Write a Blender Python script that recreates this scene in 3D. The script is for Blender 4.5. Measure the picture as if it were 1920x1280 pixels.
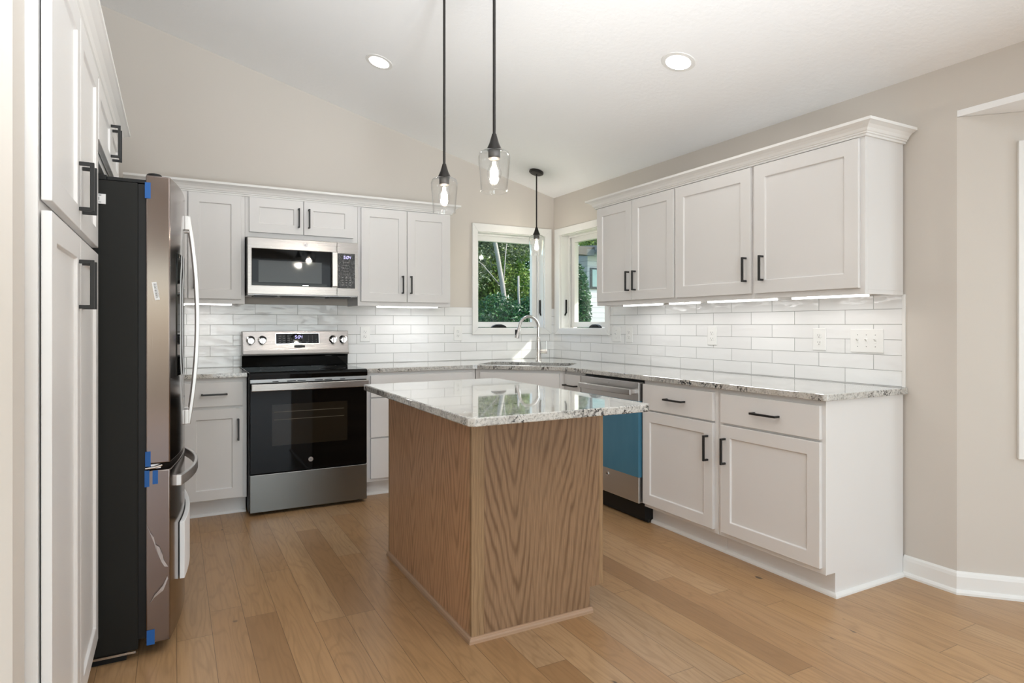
import bpy, bmesh, math, random
from math import pi, sin, cos, radians as R
from mathutils import Vector, Matrix
from mathutils.geometry import tessellate_polygon
random.seed(7)
S = bpy.context.scene
for o in list(bpy.data.objects): bpy.data.objects.remove(o)
COL = S.collection

# ------------------------------------------------------------------ camera
cam = bpy.data.objects.new('camera', bpy.data.cameras.new('camera')); COL.objects.link(cam)
cam.location = (-3.1475, -4.9157, 1.2171)
cam.rotation_euler = (R(90), 0, -0.486)
cam.data.sensor_width = 36.0
cam.data.lens = 1163.18 * 36 / 1920
cam.data.shift_x = (960 - 940.3) / 1920
cam.data.shift_y = (610.03 - 640) / 1920
cam.data.clip_start = 0.02
S.camera = cam

# ------------------------------------------------------------------ colour management
S.view_settings.view_transform = 'Standard'
S.view_settings.look = 'None'
S.view_settings.exposure = 0.0
S.view_settings.gamma = 1.0
S.view_settings.use_curve_mapping = False
S.cycles.max_bounces = 14
S.cycles.diffuse_bounces = 6
S.cycles.glossy_bounces = 6
S.cycles.transmission_bounces = 10
S.cycles.transparent_max_bounces = 16
S.cycles.caustics_reflective = False
S.cycles.caustics_refractive = False
S.cycles.sample_clamp_indirect = 8.0

# ------------------------------------------------------------------ world and sun
wd = bpy.data.worlds.new('sky'); S.world = wd; wd.use_nodes = True
wn = wd.node_tree.nodes; wl = wd.node_tree.links
bgn = wn['Background']
sky = wn.new('ShaderNodeTexSky'); sky.sky_type = 'NISHITA'
sky.sun_disc = False; sky.sun_elevation = R(38); sky.sun_rotation = R(116)
sky.air_density = 1.0; sky.dust_density = 1.5; sky.ozone_density = 1.0
wl.new(sky.outputs[0], bgn.inputs[0]); bgn.inputs[1].default_value = 0.51

def light(name, kind, loc, energy, color=(1, 1, 1), rot=(0, 0, 0), parent=None, **kw):
    d = bpy.data.lights.new(name, kind); d.energy = energy; d.color = color
    for k, v in kw.items(): setattr(d, k, v)
    o = bpy.data.objects.new(name, d); COL.objects.link(o)
    o.location = loc; o.rotation_euler = rot
    if parent: o.parent = parent
    return o

sd = Vector((-2.0, 1.0, -1.74))
sun = light('sun', 'SUN', (6, -4, 8), 8.0, (1, .95, .86), angle=R(0.6))
sun.rotation_euler = sd.to_track_quat('-Z', 'Y').to_euler()
# unseen fill lamps added behind the camera, and daylight entering by the bay
DAY = (0.80, 0.92, 1.0)
light('rear_fill_left', 'AREA', (-4.95, -9.1, 1.5), 112, DAY, (R(90), 0, R(-14)), shape='RECTANGLE', size=2.1, size_y=2.5)
light('rear_fill_right', 'AREA', (-1.35, -9.2, 1.4), 52, DAY, (R(90), 0, 0), shape='RECTANGLE', size=2.3, size_y=2.3)
light('bay_daylight', 'AREA', (0.50, -5.0, 1.35), 20, DAY, (R(90), 0, R(90)), shape='RECTANGLE', size=1.4, size_y=1.3)
# the photographer's flash bounced off the sloping ceiling
fl = light('bounce_flash', 'SPOT', (-2.6, -6.0, .80), 960, (.90, .955, 1.0), spot_size=R(86), spot_blend=1.0, shadow_soft_size=.35)
fl.rotation_euler = Vector((.12, 1.45, 1.62)).to_track_quat('-Z', 'Y').to_euler()

# ------------------------------------------------------------------ materials
def new_mat(name):
    m = bpy.data.materials.new(name); m.use_nodes = True
    nt = m.node_tree
    return m, nt, nt.nodes['Principled BSDF']
def N(nt, t, **kw):
    n = nt.nodes.new(t)
    for k, v in kw.items():
        if k.startswith('i_'):
            key = k[2:]
            n.inputs[int(key) if key.isdigit() else key.replace('_', ' ')].default_value = v
        else: setattr(n, k, v)
    return n
def L(nt, a, b): nt.links.new(a, b)
def math_n(nt, op, a, b=None, c=None):
    n = nt.nodes.new('ShaderNodeMath'); n.operation = op
    for i, v in enumerate((a, b, c)):
        if v is None: continue
        if isinstance(v, (int, float)): n.inputs[i].default_value = v
        else: nt.links.new(v, n.inputs[i])
    return n.outputs[0]
def ramp(nt, fac, stops, interp='LINEAR'):
    n = nt.nodes.new('ShaderNodeValToRGB'); n.color_ramp.interpolation = interp
    e = n.color_ramp.elements
    e[0].position, e[0].color = stops[0][0], (*stops[0][1], 1)
    e[1].position, e[1].color = stops[1][0], (*stops[1][1], 1)
    for p, c in stops[2:]:
        x = e.new(p); x.color = (*c, 1)
    nt.links.new(fac, n.inputs[0]); return n.outputs[0]
def mixc(nt, fac, a, b, blend='MIX'):
    n = nt.nodes.new('ShaderNodeMix'); n.data_type = 'RGBA'; n.blend_type = blend
    for i, v in ((0, fac), (6, a), (7, b)):
        if isinstance(v, (int, float)): n.inputs[i].default_value = v
        elif isinstance(v, tuple): n.inputs[i].default_value = (*v, 1)
        else: nt.links.new(v, n.inputs[i])
    return n.outputs[2]
def world_pos(nt):
    return nt.nodes.new('ShaderNodeNewGeometry').outputs['Position']
def mapped(nt, vec, scale=(1, 1, 1), loc=(0, 0, 0), rot=(0, 0, 0)):
    n = nt.nodes.new('ShaderNodeMapping')
    n.inputs['Scale'].default_value = scale; n.inputs['Location'].default_value = loc; n.inputs['Rotation'].default_value = rot
    nt.links.new(vec, n.inputs[0]); return n.outputs[0]
def noise(nt, vec, scale, detail=2, rough=.5, out='Fac', dist=0):
    n = nt.nodes.new('ShaderNodeTexNoise'); n.inputs['Scale'].default_value = scale
    n.inputs['Detail'].default_value = detail; n.inputs['Roughness'].default_value = rough
    n.inputs['Distortion'].default_value = dist
    nt.links.new(vec, n.inputs[0]); return n.outputs[out]
def bump(nt, bsdf, h, strength, dist=.01, extra=None):
    n = nt.nodes.new('ShaderNodeBump'); n.inputs['Strength'].default_value = strength
    n.inputs['Distance'].default_value = dist
    nt.links.new(h, n.inputs['Height'])
    if extra is not None: nt.links.new(extra, n.inputs['Normal'])
    nt.links.new(n.outputs[0], bsdf.inputs['Normal']); return n.outputs[0]

def flat(name, col, rough=.5, metal=0.0, spec=.5, bump_s=0, bump_scale=300, coat=0, var=.0):
    m, nt, b = new_mat(name)
    b.inputs['Base Color'].default_value = (*col, 1)
    b.inputs['Roughness'].default_value = rough
    b.inputs['Metallic'].default_value = metal
    b.inputs['Specular IOR Level'].default_value = spec
    b.inputs['Coat Weight'].default_value = coat
    p = world_pos(nt)
    if var:
        f = noise(nt, p, 3.0, 3)
        L(nt, mixc(nt, f, tuple(c * (1 - var) for c in col), tuple(min(1, c * (1 + var)) for c in col)), b.inputs['Base Color'])
    if bump_s:
        bump(nt, b, noise(nt, p, bump_scale, 2), bump_s, .002)
    return m
def emis(name, col, s):
    m, nt, b = new_mat(name)
    b.inputs['Base Color'].default_value = (*col, 1)
    b.inputs['Emission Color'].default_value = (*col, 1)
    b.inputs['Emission Strength'].default_value = s
    return m

M = {}
M['wall'] = flat('greige_wall_paint', (.615, .572, .522), .75, bump_s=.06, bump_scale=160, var=.01)
M['trim'] = flat('white_trim_paint', (.80, .795, .775), .38, var=.01)
M['cab'] = flat('white_cabinet_paint', (.745, .732, .72), .34, var=.01, bump_s=.02, bump_scale=90)
M['crown'] = flat('white_crown_paint', (.80, .79, .77), .36)
M['black'] = flat('matte_black_metal', (.012, .012, .012), .42)
M['bronze'] = flat('dark_bronze_metal', (.022, .019, .017), .38, .4)
M['blackplastic'] = flat('black_plastic', (.006, .006, .006), .4, spec=.3)
M['blackglass'] = flat('black_glass', (.0025, .0025, .0025), .035, spec=.22)
M['fridgeside'] = flat('textured_black_case', (.0105, .0105, .009), .45, spec=.22, bump_s=.15, bump_scale=900)
M['chrome'] = flat('chrome', (.80, .80, .80), .10, 1)
M['nickel'] = flat('brushed_nickel', (.60, .58, .56), .24, 1)
M['plate'] = flat('white_plate_plastic', (.82, .82, .80), .3)
M['slot'] = flat('dark_slots', (.10, .10, .10), .6)
M['tape'] = flat('blue_tape', (.006, .095, .34), .6, var=.12)
M['paper'] = flat('white_paper', (.82, .82, .82), .6)
M['foam'] = flat('white_foam_sheet', (.85, .85, .85), .7)
M['ink'] = flat('grey_print', (.16, .16, .16), .6)
M['legend'] = flat('pale_legend_print', (.26, .26, .26), .5)
M['greyvent'] = flat('grey_vent_metal', (.42, .43, .44), .35, .6)
M['sticker_gold'] = flat('gold_tag', (.35, .27, .10), .4)
M['digits'] = emis('lit_digits', (.62, .58, 1.0), 1.3)
M['bulb'] = emis('lit_filament', (1, .90, .74), 16)
M['canlens'] = emis('lit_can_lens', (1, .97, .93), 6)
M['strip'] = emis('lit_strip_diffuser', (1, .99, .98), 4)
M['bark'] = flat('grey_bark', (.30, .28, .25), .9, bump_s=.6, bump_scale=30, var=.3)
M['darkgap'] = flat('dark_gap', (.006, .006, .006), .8)
M['soffit'] = flat('brown_fascia', (.085, .075, .06), .7)
M['whitefascia'] = flat('white_fascia', (.8, .8, .8), .6)
M['kick'] = flat('dark_toe_plate', (.010, .010, .010), .45)

def ceiling_mat():
    m, nt, b = new_mat('knockdown_ceiling')
    b.inputs['Base Color'].default_value = (.90, .905, .91, 1); b.inputs['Roughness'].default_value = .8
    p = world_pos(nt)
    a = noise(nt, p, 34, 3, .55)
    a2 = ramp(nt, a, [(.42, (0, 0, 0)), (.60, (1, 1, 1))])
    bump(nt, b, a2, .10, .004); return m
M['ceiling'] = ceiling_mat()

def steel(name, col=(.60, .585, .565), rough=.25, axis='x', amp=.06):
    m, nt, b = new_mat(name)
    b.inputs['Metallic'].default_value = 1
    p = world_pos(nt)
    sc = {'x': (2, 2, 700), 'z': (500, 500, 2), 'y': (700, 2, 700)}[axis]
    f = noise(nt, mapped(nt, p, sc), 1.0, 3, .6)
    L(nt, mixc(nt, f, tuple(c * .96 for c in col), tuple(min(1, c * 1.03) for c in col)), b.inputs['Base Color'])
    L(nt, math_n(nt, 'MULTIPLY_ADD', f, amp, rough - amp / 2), b.inputs['Roughness'])
    bump(nt, b, f, .03, .001)
    return m
M['steel'] = steel('brushed_stainless', (.36, .342, .328), .28)
M['steelv'] = steel('brushed_stainless_upright', (.50, .485, .465), .22, 'z')
M['steelmirror'] = steel('bright_stainless_door', (.27, .225, .205), .15, 'z', .04)
M['steelsoft'] = steel('soft_stainless', (.60, .59, .58), .36, 'x', .02)
M['steeldark'] = steel('stainless_dark_reflection', (.225, .23, .222), .30)  # darker steel: the dark floor's reflection is put into the colour

def film_mat():
    m, nt, b = new_mat('blue_protective_film')
    p = world_pos(nt)
    f = noise(nt, mapped(nt, p, (1, 9, 2)), 2, 3)
    L(nt, mixc(nt, f, (.050, .175, .275), (.075, .235, .345)), b.inputs['Base Color'])
    b.inputs['Roughness'].default_value = .32; b.inputs['Metallic'].default_value = .15
    return m
M['film'] = film_mat()

def crinkle_mat():
    m, nt, b = new_mat('crinkled_film_on_keypad')
    p = world_pos(nt)
    f = noise(nt, mapped(nt, p, (60, 60, 34), rot=(0, .5, 0)), 1.3, 4, .65, dist=1.2)
    r = ramp(nt, f, [(.52, (.012, .012, .012)), (.62, (.16, .16, .155)), (.70, (.02, .02, .02))])
    L(nt, r, b.inputs['Base Color']); b.inputs['Roughness'].default_value = .18
    bump(nt, b, f, .5, .004); return m
M['crinkle'] = crinkle_mat()

def wrap_mat():
    m, nt, b = new_mat('clear_peeling_wrap')
    out = nt.nodes['Material Output']
    tr = N(nt, 'ShaderNodeBsdfTransparent'); mx = N(nt, 'ShaderNodeMixShader', i_0=.45)
    b.inputs['Base Color'].default_value = (.8, .74, .72, 1); b.inputs['Roughness'].default_value = .15
    L(nt, tr.outputs[0], mx.inputs[1]); L(nt, b.outputs[0], mx.inputs[2]); L(nt, mx.outputs[0], out.inputs[0])
    return m
M['wrap'] = wrap_mat()

def glass_mat(name, tint=(1, 1, 1), refl=1.0, edge=.0):
    m, nt, b = new_mat(name)
    out = nt.nodes['Material Output']; nt.nodes.remove(b)
    tr = N(nt, 'ShaderNodeBsdfTransparent'); tr.inputs[0].default_value = (*tint, 1)
    gl = N(nt, 'ShaderNodeBsdfGlossy'); gl.inputs['Roughness'].default_value = .01
    lwf = N(nt, 'ShaderNodeLayerWeight', i_Blend=.5)
    f = math_n(nt, 'MULTIPLY_ADD', math_n(nt, 'POWER', lwf.outputs['Facing'], 5.0), .9, .035)
    f = math_n(nt, 'MULTIPLY', f, refl)
    if edge:
        lw = N(nt, 'ShaderNodeLayerWeight', i_Blend=.25)
        f = math_n(nt, 'MINIMUM', math_n(nt, 'ADD', f, math_n(nt, 'MULTIPLY', math_n(nt, 'POWER', lw.outputs['Facing'], 4.0), edge)), .85)
    mx = N(nt, 'ShaderNodeMixShader')
    L(nt, f, mx.inputs[0]); L(nt, tr.outputs[0], mx.inputs[1]); L(nt, gl.outputs[0], mx.inputs[2])
    L(nt, mx.outputs[0], out.inputs[0]); return m
M['pane'] = glass_mat('window_glass', (.96, .985, .98), .6)
M['shade'] = glass_mat('clear_lamp_glass', (.992, .994, .994), 1.0, .75)
M['tealpane'] = flat('teal_reflecting_pane', (.20, .36, .36), .08)

def tile_mat(name, axis, off_h):
    m, nt, b = new_mat(name)
    p = world_pos(nt)
    sx = N(nt, 'ShaderNodeSeparateXYZ'); L(nt, p, sx.inputs[0])
    h = sx.outputs['X'] if axis == 'x' else math_n(nt, 'MULTIPLY', sx.outputs['Y'], -1.0)
    cb = N(nt, 'ShaderNodeCombineXYZ')
    L(nt, math_n(nt, 'ADD', h, off_h), cb.inputs[0]); L(nt, math_n(nt, 'ADD', sx.outputs['Z'], -.9169), cb.inputs[1])
    br = N(nt, 'ShaderNodeTexBrick', offset=.5, offset_frequency=2, squash=1.0)
    br.inputs['Scale'].default_value = 1.0
    br.inputs['Brick Width'].default_value = .3026; br.inputs['Row Height'].default_value = .0764
    br.inputs['Mortar Size'].default_value = .0015; br.inputs['Mortar Smooth'].default_value = .35
    br.inputs['Color1'].default_value = (.84, .845, .84, 1); br.inputs['Color2'].default_value = (.80, .80, .795, 1)
    br.inputs['Mortar'].default_value = (.40, .40, .39, 1); br.inputs['Bias'].default_value = 0
    L(nt, cb.outputs[0], br.inputs['Vector'])
    L(nt, br.outputs['Color'], b.inputs['Base Color'])
    b.inputs['Roughness'].default_value = .10; b.inputs['Specular IOR Level'].default_value = .6
    # per tile random swell of the hand-made face
    rid = N(nt, 'ShaderNodeRGBToBW'); L(nt, br.outputs['Color'], rid.inputs[0])
    shift = N(nt, 'ShaderNodeCombineXYZ'); L(nt, math_n(nt, 'MULTIPLY', rid.outputs[0], 60.0), shift.inputs[2])
    va = N(nt, 'ShaderNodeVectorMath', operation='ADD'); L(nt, cb.outputs[0], va.inputs[0]); L(nt, shift.outputs[0], va.inputs[1])
    sw = noise(nt, mapped(nt, va.outputs[0], (9, 22, 1)), 1.0, 1.5, .4)
    hgt = math_n(nt, 'SUBTRACT', math_n(nt, 'MULTIPLY', sw, 1.0), math_n(nt, 'MULTIPLY', br.outputs['Fac'], .55))
    bump(nt, b, hgt, .9, .006)
    return m
M['tile_back'] = tile_mat('white_subway_tile', 'x', .1933)
M['tile_right'] = tile_mat('white_subway_tile_side', 'y', -.1345 - .1513 + .3026)

def granite_mat():
    m, nt, b = new_mat('speckled_white_granite')
    p = world_pos(nt)
    base = ramp(nt, noise(nt, p, 16, 4, .6), [(.30, (.42, .41, .385)), (.52, (.60, .59, .56)), (.72, (.50, .475, .43))])
    grain = ramp(nt, noise(nt, p, 120, 3, .6), [(.36, (.45, .45, .44)), (.50, (1, 1, 1))])
    c = mixc(nt, .75, base, grain, 'MULTIPLY')
    clus = ramp(nt, noise(nt, p, 9, 3, .65), [(.50, (0, 0, 0)), (.60, (1, 1, 1))])
    v = ramp(nt, noise(nt, p, 75, 3, .7), [(.515, (0, 0, 0)), (.56, (1, 1, 1))])
    c = mixc(nt, math_n(nt, 'MULTIPLY', clus, v), c, (.022, .025, .030))
    gclus = ramp(nt, noise(nt, mapped(nt, p, loc=(3.3, 1, 2)), 7, 3, .6), [(.48, (0, 0, 0)), (.62, (1, 1, 1))])
    gv = ramp(nt, noise(nt, mapped(nt, p, loc=(9, 4, 2)), 60, 3, .6), [(.50, (0, 0, 0)), (.58, (1, 1, 1))])
    c = mixc(nt, math_n(nt, 'MULTIPLY', math_n(nt, 'MULTIPLY', gclus, gv), .7), c, (.30, .30, .29))
    L(nt, c, b.inputs['Base Color']); b.inputs['Roughness'].default_value = .055
    b.inputs['Specular IOR Level'].default_value = .9; b.inputs['Coat Weight'].default_value = .6; b.inputs['Coat Roughness'].default_value = .02
    return m
M['granite'] = granite_mat()

def floor_mat():
    m, nt, b = new_mat('oak_plank_floor')
    p = world_pos(nt)
    sx = N(nt, 'ShaderNodeSeparateXYZ'); L(nt, p, sx.inputs[0])
    w = .1255
    xs = math_n(nt, 'DIVIDE', math_n(nt, 'ADD', sx.outputs['X'], 3.0123 + w * 40), w)
    row = math_n(nt, 'FLOOR', xs); fx = math_n(nt, 'FRACT', xs)
    wn1 = N(nt, 'ShaderNodeTexWhiteNoise', noise_dimensions='1D'); L(nt, row, wn1.inputs['W'])
    ln = math_n(nt, 'MULTIPLY_ADD', wn1.outputs['Value'], .55, 1.05)
    ys = math_n(nt, 'DIVIDE', math_n(nt, 'ADD', sx.outputs['Y'], math_n(nt, 'MULTIPLY_ADD', wn1.outputs['Value'], 17.3, 30.0)), ln)
    colm = math_n(nt, 'FLOOR', ys); fy = math_n(nt, 'FRACT', ys)
    idv = N(nt, 'ShaderNodeCombineXYZ'); L(nt, row, idv.inputs[0]); L(nt, colm, idv.inputs[1])
    wn2 = N(nt, 'ShaderNodeTexWhiteNoise', noise_dimensions='2D'); L(nt, idv.outputs[0], wn2.inputs['Vector'])
    rnd = wn2.outputs['Value']
    tone = ramp(nt, rnd, [(0, (.335, .190, .088)), (.22, (.415, .243, .115)), (.45, (.46, .283, .140)), (.62, (.395, .236, .116)), (.8, (.485, .303, .154)), (1, (.42, .278, .158))])
    # grain: long streaks plus cathedral figure, shifted plank by plank
    sh = N(nt, 'ShaderNodeCombineXYZ'); L(nt, math_n(nt, 'MULTIPLY', rnd, 37.0), sh.inputs[2]); L(nt, math_n(nt, 'MULTIPLY', rnd, 11.0), sh.inputs[1])
    va = N(nt, 'ShaderNodeVectorMath', operation='ADD'); L(nt, p, va.inputs[0]); L(nt, sh.outputs[0], va.inputs[1])
    g1 = noise(nt, mapped(nt, va.outputs[0], (95, 4, 1)), 1, 4, .65)
    q = mapped(nt, va.outputs[0], (7, 1.0, 1))
    g2n = noise(nt, q, 1.0, 2, .5)
    g2 = math_n(nt, 'SINE', math_n(nt, 'MULTIPLY', g2n, 95.0))
    g2 = math_n(nt, 'MULTIPLY_ADD', g2, .5, .5)
    c = mixc(nt, ramp(nt, g1, [(.34, (.32, .32, .32)), (.56, (0, 0, 0))]), tone, (.23, .125, .055))
    c = mixc(nt, math_n(nt, 'MULTIPLY', math_n(nt, 'POWER', g2, 5.0), .26), c, (.22, .12, .05))
    kn = noise(nt, mapped(nt, va.outputs[0], (13, 6, 1)), 1, 2)
    c = mixc(nt, ramp(nt, kn, [(.735, (0, 0, 0)), (.775, (.9, .9, .9))]), c, (.05, .03, .018))
    ex = math_n(nt, 'MINIMUM', fx, math_n(nt, 'SUBTRACT', 1.0, fx))
    ey = math_n(nt, 'MULTIPLY', math_n(nt, 'MINIMUM', fy, math_n(nt, 'SUBTRACT', 1.0, fy)), math_n(nt, 'DIVIDE', ln, w))
    e = math_n(nt, 'MINIMUM', ex, ey)
    seam = math_n(nt, 'LESS_THAN', e, .0085)
    c = mixc(nt, math_n(nt, 'MULTIPLY', seam, .72), c, (.09, .05, .022))
    L(nt, c, b.inputs['Base Color'])
    L(nt, math_n(nt, 'MULTIPLY_ADD', g1, .12, .25), b.inputs['Roughness'])
    hh = math_n(nt, 'SUBTRACT', math_n(nt, 'MULTIPLY', g1, .10), math_n(nt, 'MULTIPLY', seam, .6))
    bump(nt, b, hh, .25, .002)
    return m
M['floor'] = floor_mat()

def oak_mat(name, axis, c0, freq, vz, dark, light_, amount=.75, skew=.0, fold=0):
    m, nt, b = new_mat(name)
    p = world_pos(nt)
    sx = N(nt, 'ShaderNodeSeparateXYZ'); L(nt, p, sx.inputs[0])
    h = sx.outputs[axis]; z = sx.outputs['Z']
    cb = N(nt, 'ShaderNodeCombineXYZ'); L(nt, h, cb.inputs[0]); L(nt, z, cb.inputs[1])
    wob = noise(nt, mapped(nt, cb.outputs[0], (4, .9, 1), loc=(c0 * 7, 3, 0)), 1, 3, .5)
    wob2 = noise(nt, mapped(nt, cb.outputs[0], (16, 1.6, 1)), 1, 3, .55)
    d = math_n(nt, 'ADD', math_n(nt, 'ADD', h, -c0), math_n(nt, 'MULTIPLY_ADD', wob, .16, -.08))
    d = math_n(nt, 'MULTIPLY_ADD', z, skew, d)
    if fold:   # repeated leaves of veneer
        d = math_n(nt, 'PINGPONG', math_n(nt, 'ADD', d, 40.0 * fold), fold / 2)
    r = math_n(nt, 'SQRT', math_n(nt, 'ADD', math_n(nt, 'MULTIPLY', d, d), .0004))
    ph = math_n(nt, 'ADD', math_n(nt, 'MULTIPLY', r, freq), math_n(nt, 'MULTIPLY', z, vz))
    ph = math_n(nt, 'ADD', ph, math_n(nt, 'MULTIPLY', wob2, 7.0))
    s_ = math_n(nt, 'MULTIPLY_ADD', math_n(nt, 'SINE', ph), .5, .5)
    s_ = math_n(nt, 'POWER', s_, 2.4)
    fade = noise(nt, mapped(nt, cb.outputs[0], (9, 1.3, 1), loc=(2, 5, 0)), 1, 2)
    s_ = math_n(nt, 'MULTIPLY', s_, ramp(nt, fade, [(.32, (.25, .25, .25)), (.58, (1, 1, 1))]))
    pores = noise(nt, mapped(nt, cb.outputs[0], (420, 9, 1)), 1, 3, .6)
    big = noise(nt, mapped(nt, cb.outputs[0], (7, .8, 1)), 1, 2)
    base = mixc(nt, big, light_, tuple(.82 * x for x in light_))
    c = mixc(nt, math_n(nt, 'MULTIPLY', s_, amount), base, dark)
    c = mixc(nt, math_n(nt, 'MULTIPLY', ramp(nt, pores, [(.40, (1, 1, 1)), (.56, (0, 0, 0))]), .38), c, tuple(.6 * x for x in dark))
    L(nt, c, b.inputs['Base Color']); b.inputs['Roughness'].default_value = .42
    bump(nt, b, pores, .08, .001)
    return m
OD, OL_ = (.155, .075, .033), (.37, .205, .105)
M['oak_end'] = oak_mat('oak_veneer_bold_grain', 'X', -1.93, 235, -42.0, (.135, .070, .032), (.33, .20, .112), .85, .03)
M['oak_side_lit'] = oak_mat('oak_veneer_fine_grain_lit', 'Y', -2.35, 250, -40.0, (.25, .128, .060), (.60, .355, .20), .68, .0, .26)  # paler than the end veneer: light missing on this side is in the colour
M['oak_post'] = oak_mat('oak_edge_strip', 'X', -2.3, 380, .4, (.19, .105, .048), (.37, .235, .125), .5)
M['oak_shoe'] = oak_mat('oak_shoe_strip', 'Z', -.3, 260, 0, (.30, .18, .10), (.47, .305, .195), .4)

def leaf_mat(name, c1, c2, c3):
    m, nt, b = new_mat(name)
    out = nt.nodes['Material Output']
    p = world_pos(nt)
    n1 = noise(nt, p, 3.0, 3, .6); n2 = noise(nt, p, 26, 1)
    c = ramp(nt, math_n(nt, 'MULTIPLY_ADD', n2, .6, math_n(nt, 'MULTIPLY', n1, .4)), [(.38, c1), (.52, c2), (.64, c3)])
    L(nt, c, b.inputs['Base Color']); b.inputs['Roughness'].default_value = .38
    tl = N(nt, 'ShaderNodeBsdfTranslucent'); L(nt, c, tl.inputs[0])
    mx = N(nt, 'ShaderNodeMixShader', i_0=.35)
    L(nt, b.outputs[0], mx.inputs[1]); L(nt, tl.outputs[0], mx.inputs[2]); L(nt, mx.outputs[0], out.inputs[0])
    return m
M['leaf_a'] = leaf_mat('leaves_deep_green', (.012, .050, .024), (.032, .115, .042), (.10, .21, .075))
M['leaf_b'] = leaf_mat('leaves_bright_green', (.035, .10, .025), (.13, .25, .05), (.46, .50, .15))
M['leaf_c'] = leaf_mat('leaves_olive_green', (.03, .065, .035), (.11, .17, .08), (.46, .48, .32))
M['grass'] = flat('lawn_grass', (.09, .17, .05), .9, var=.4, bump_s=.5, bump_scale=60)
def siding_mat():
    m, nt, b = new_mat('white_lap_siding')
    sx = N(nt, 'ShaderNodeSeparateXYZ'); L(nt, world_pos(nt), sx.inputs[0])
    f = math_n(nt, 'FRACT', math_n(nt, 'DIVIDE', sx.outputs['Z'], .115))
    c = mixc(nt, math_n(nt, 'LESS_THAN', f, .09), (.50, .50, .51), (.27, .27, .29))
    L(nt, c, b.inputs['Base Color']); b.inputs['Roughness'].default_value = .6
    bump(nt, b, f, .4, .02); return m
M['siding'] = siding_mat()
M['shingle'] = flat('grey_shingles', (.30, .28, .27), .9, var=.2, bump_s=.6, bump_scale=20)

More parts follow.
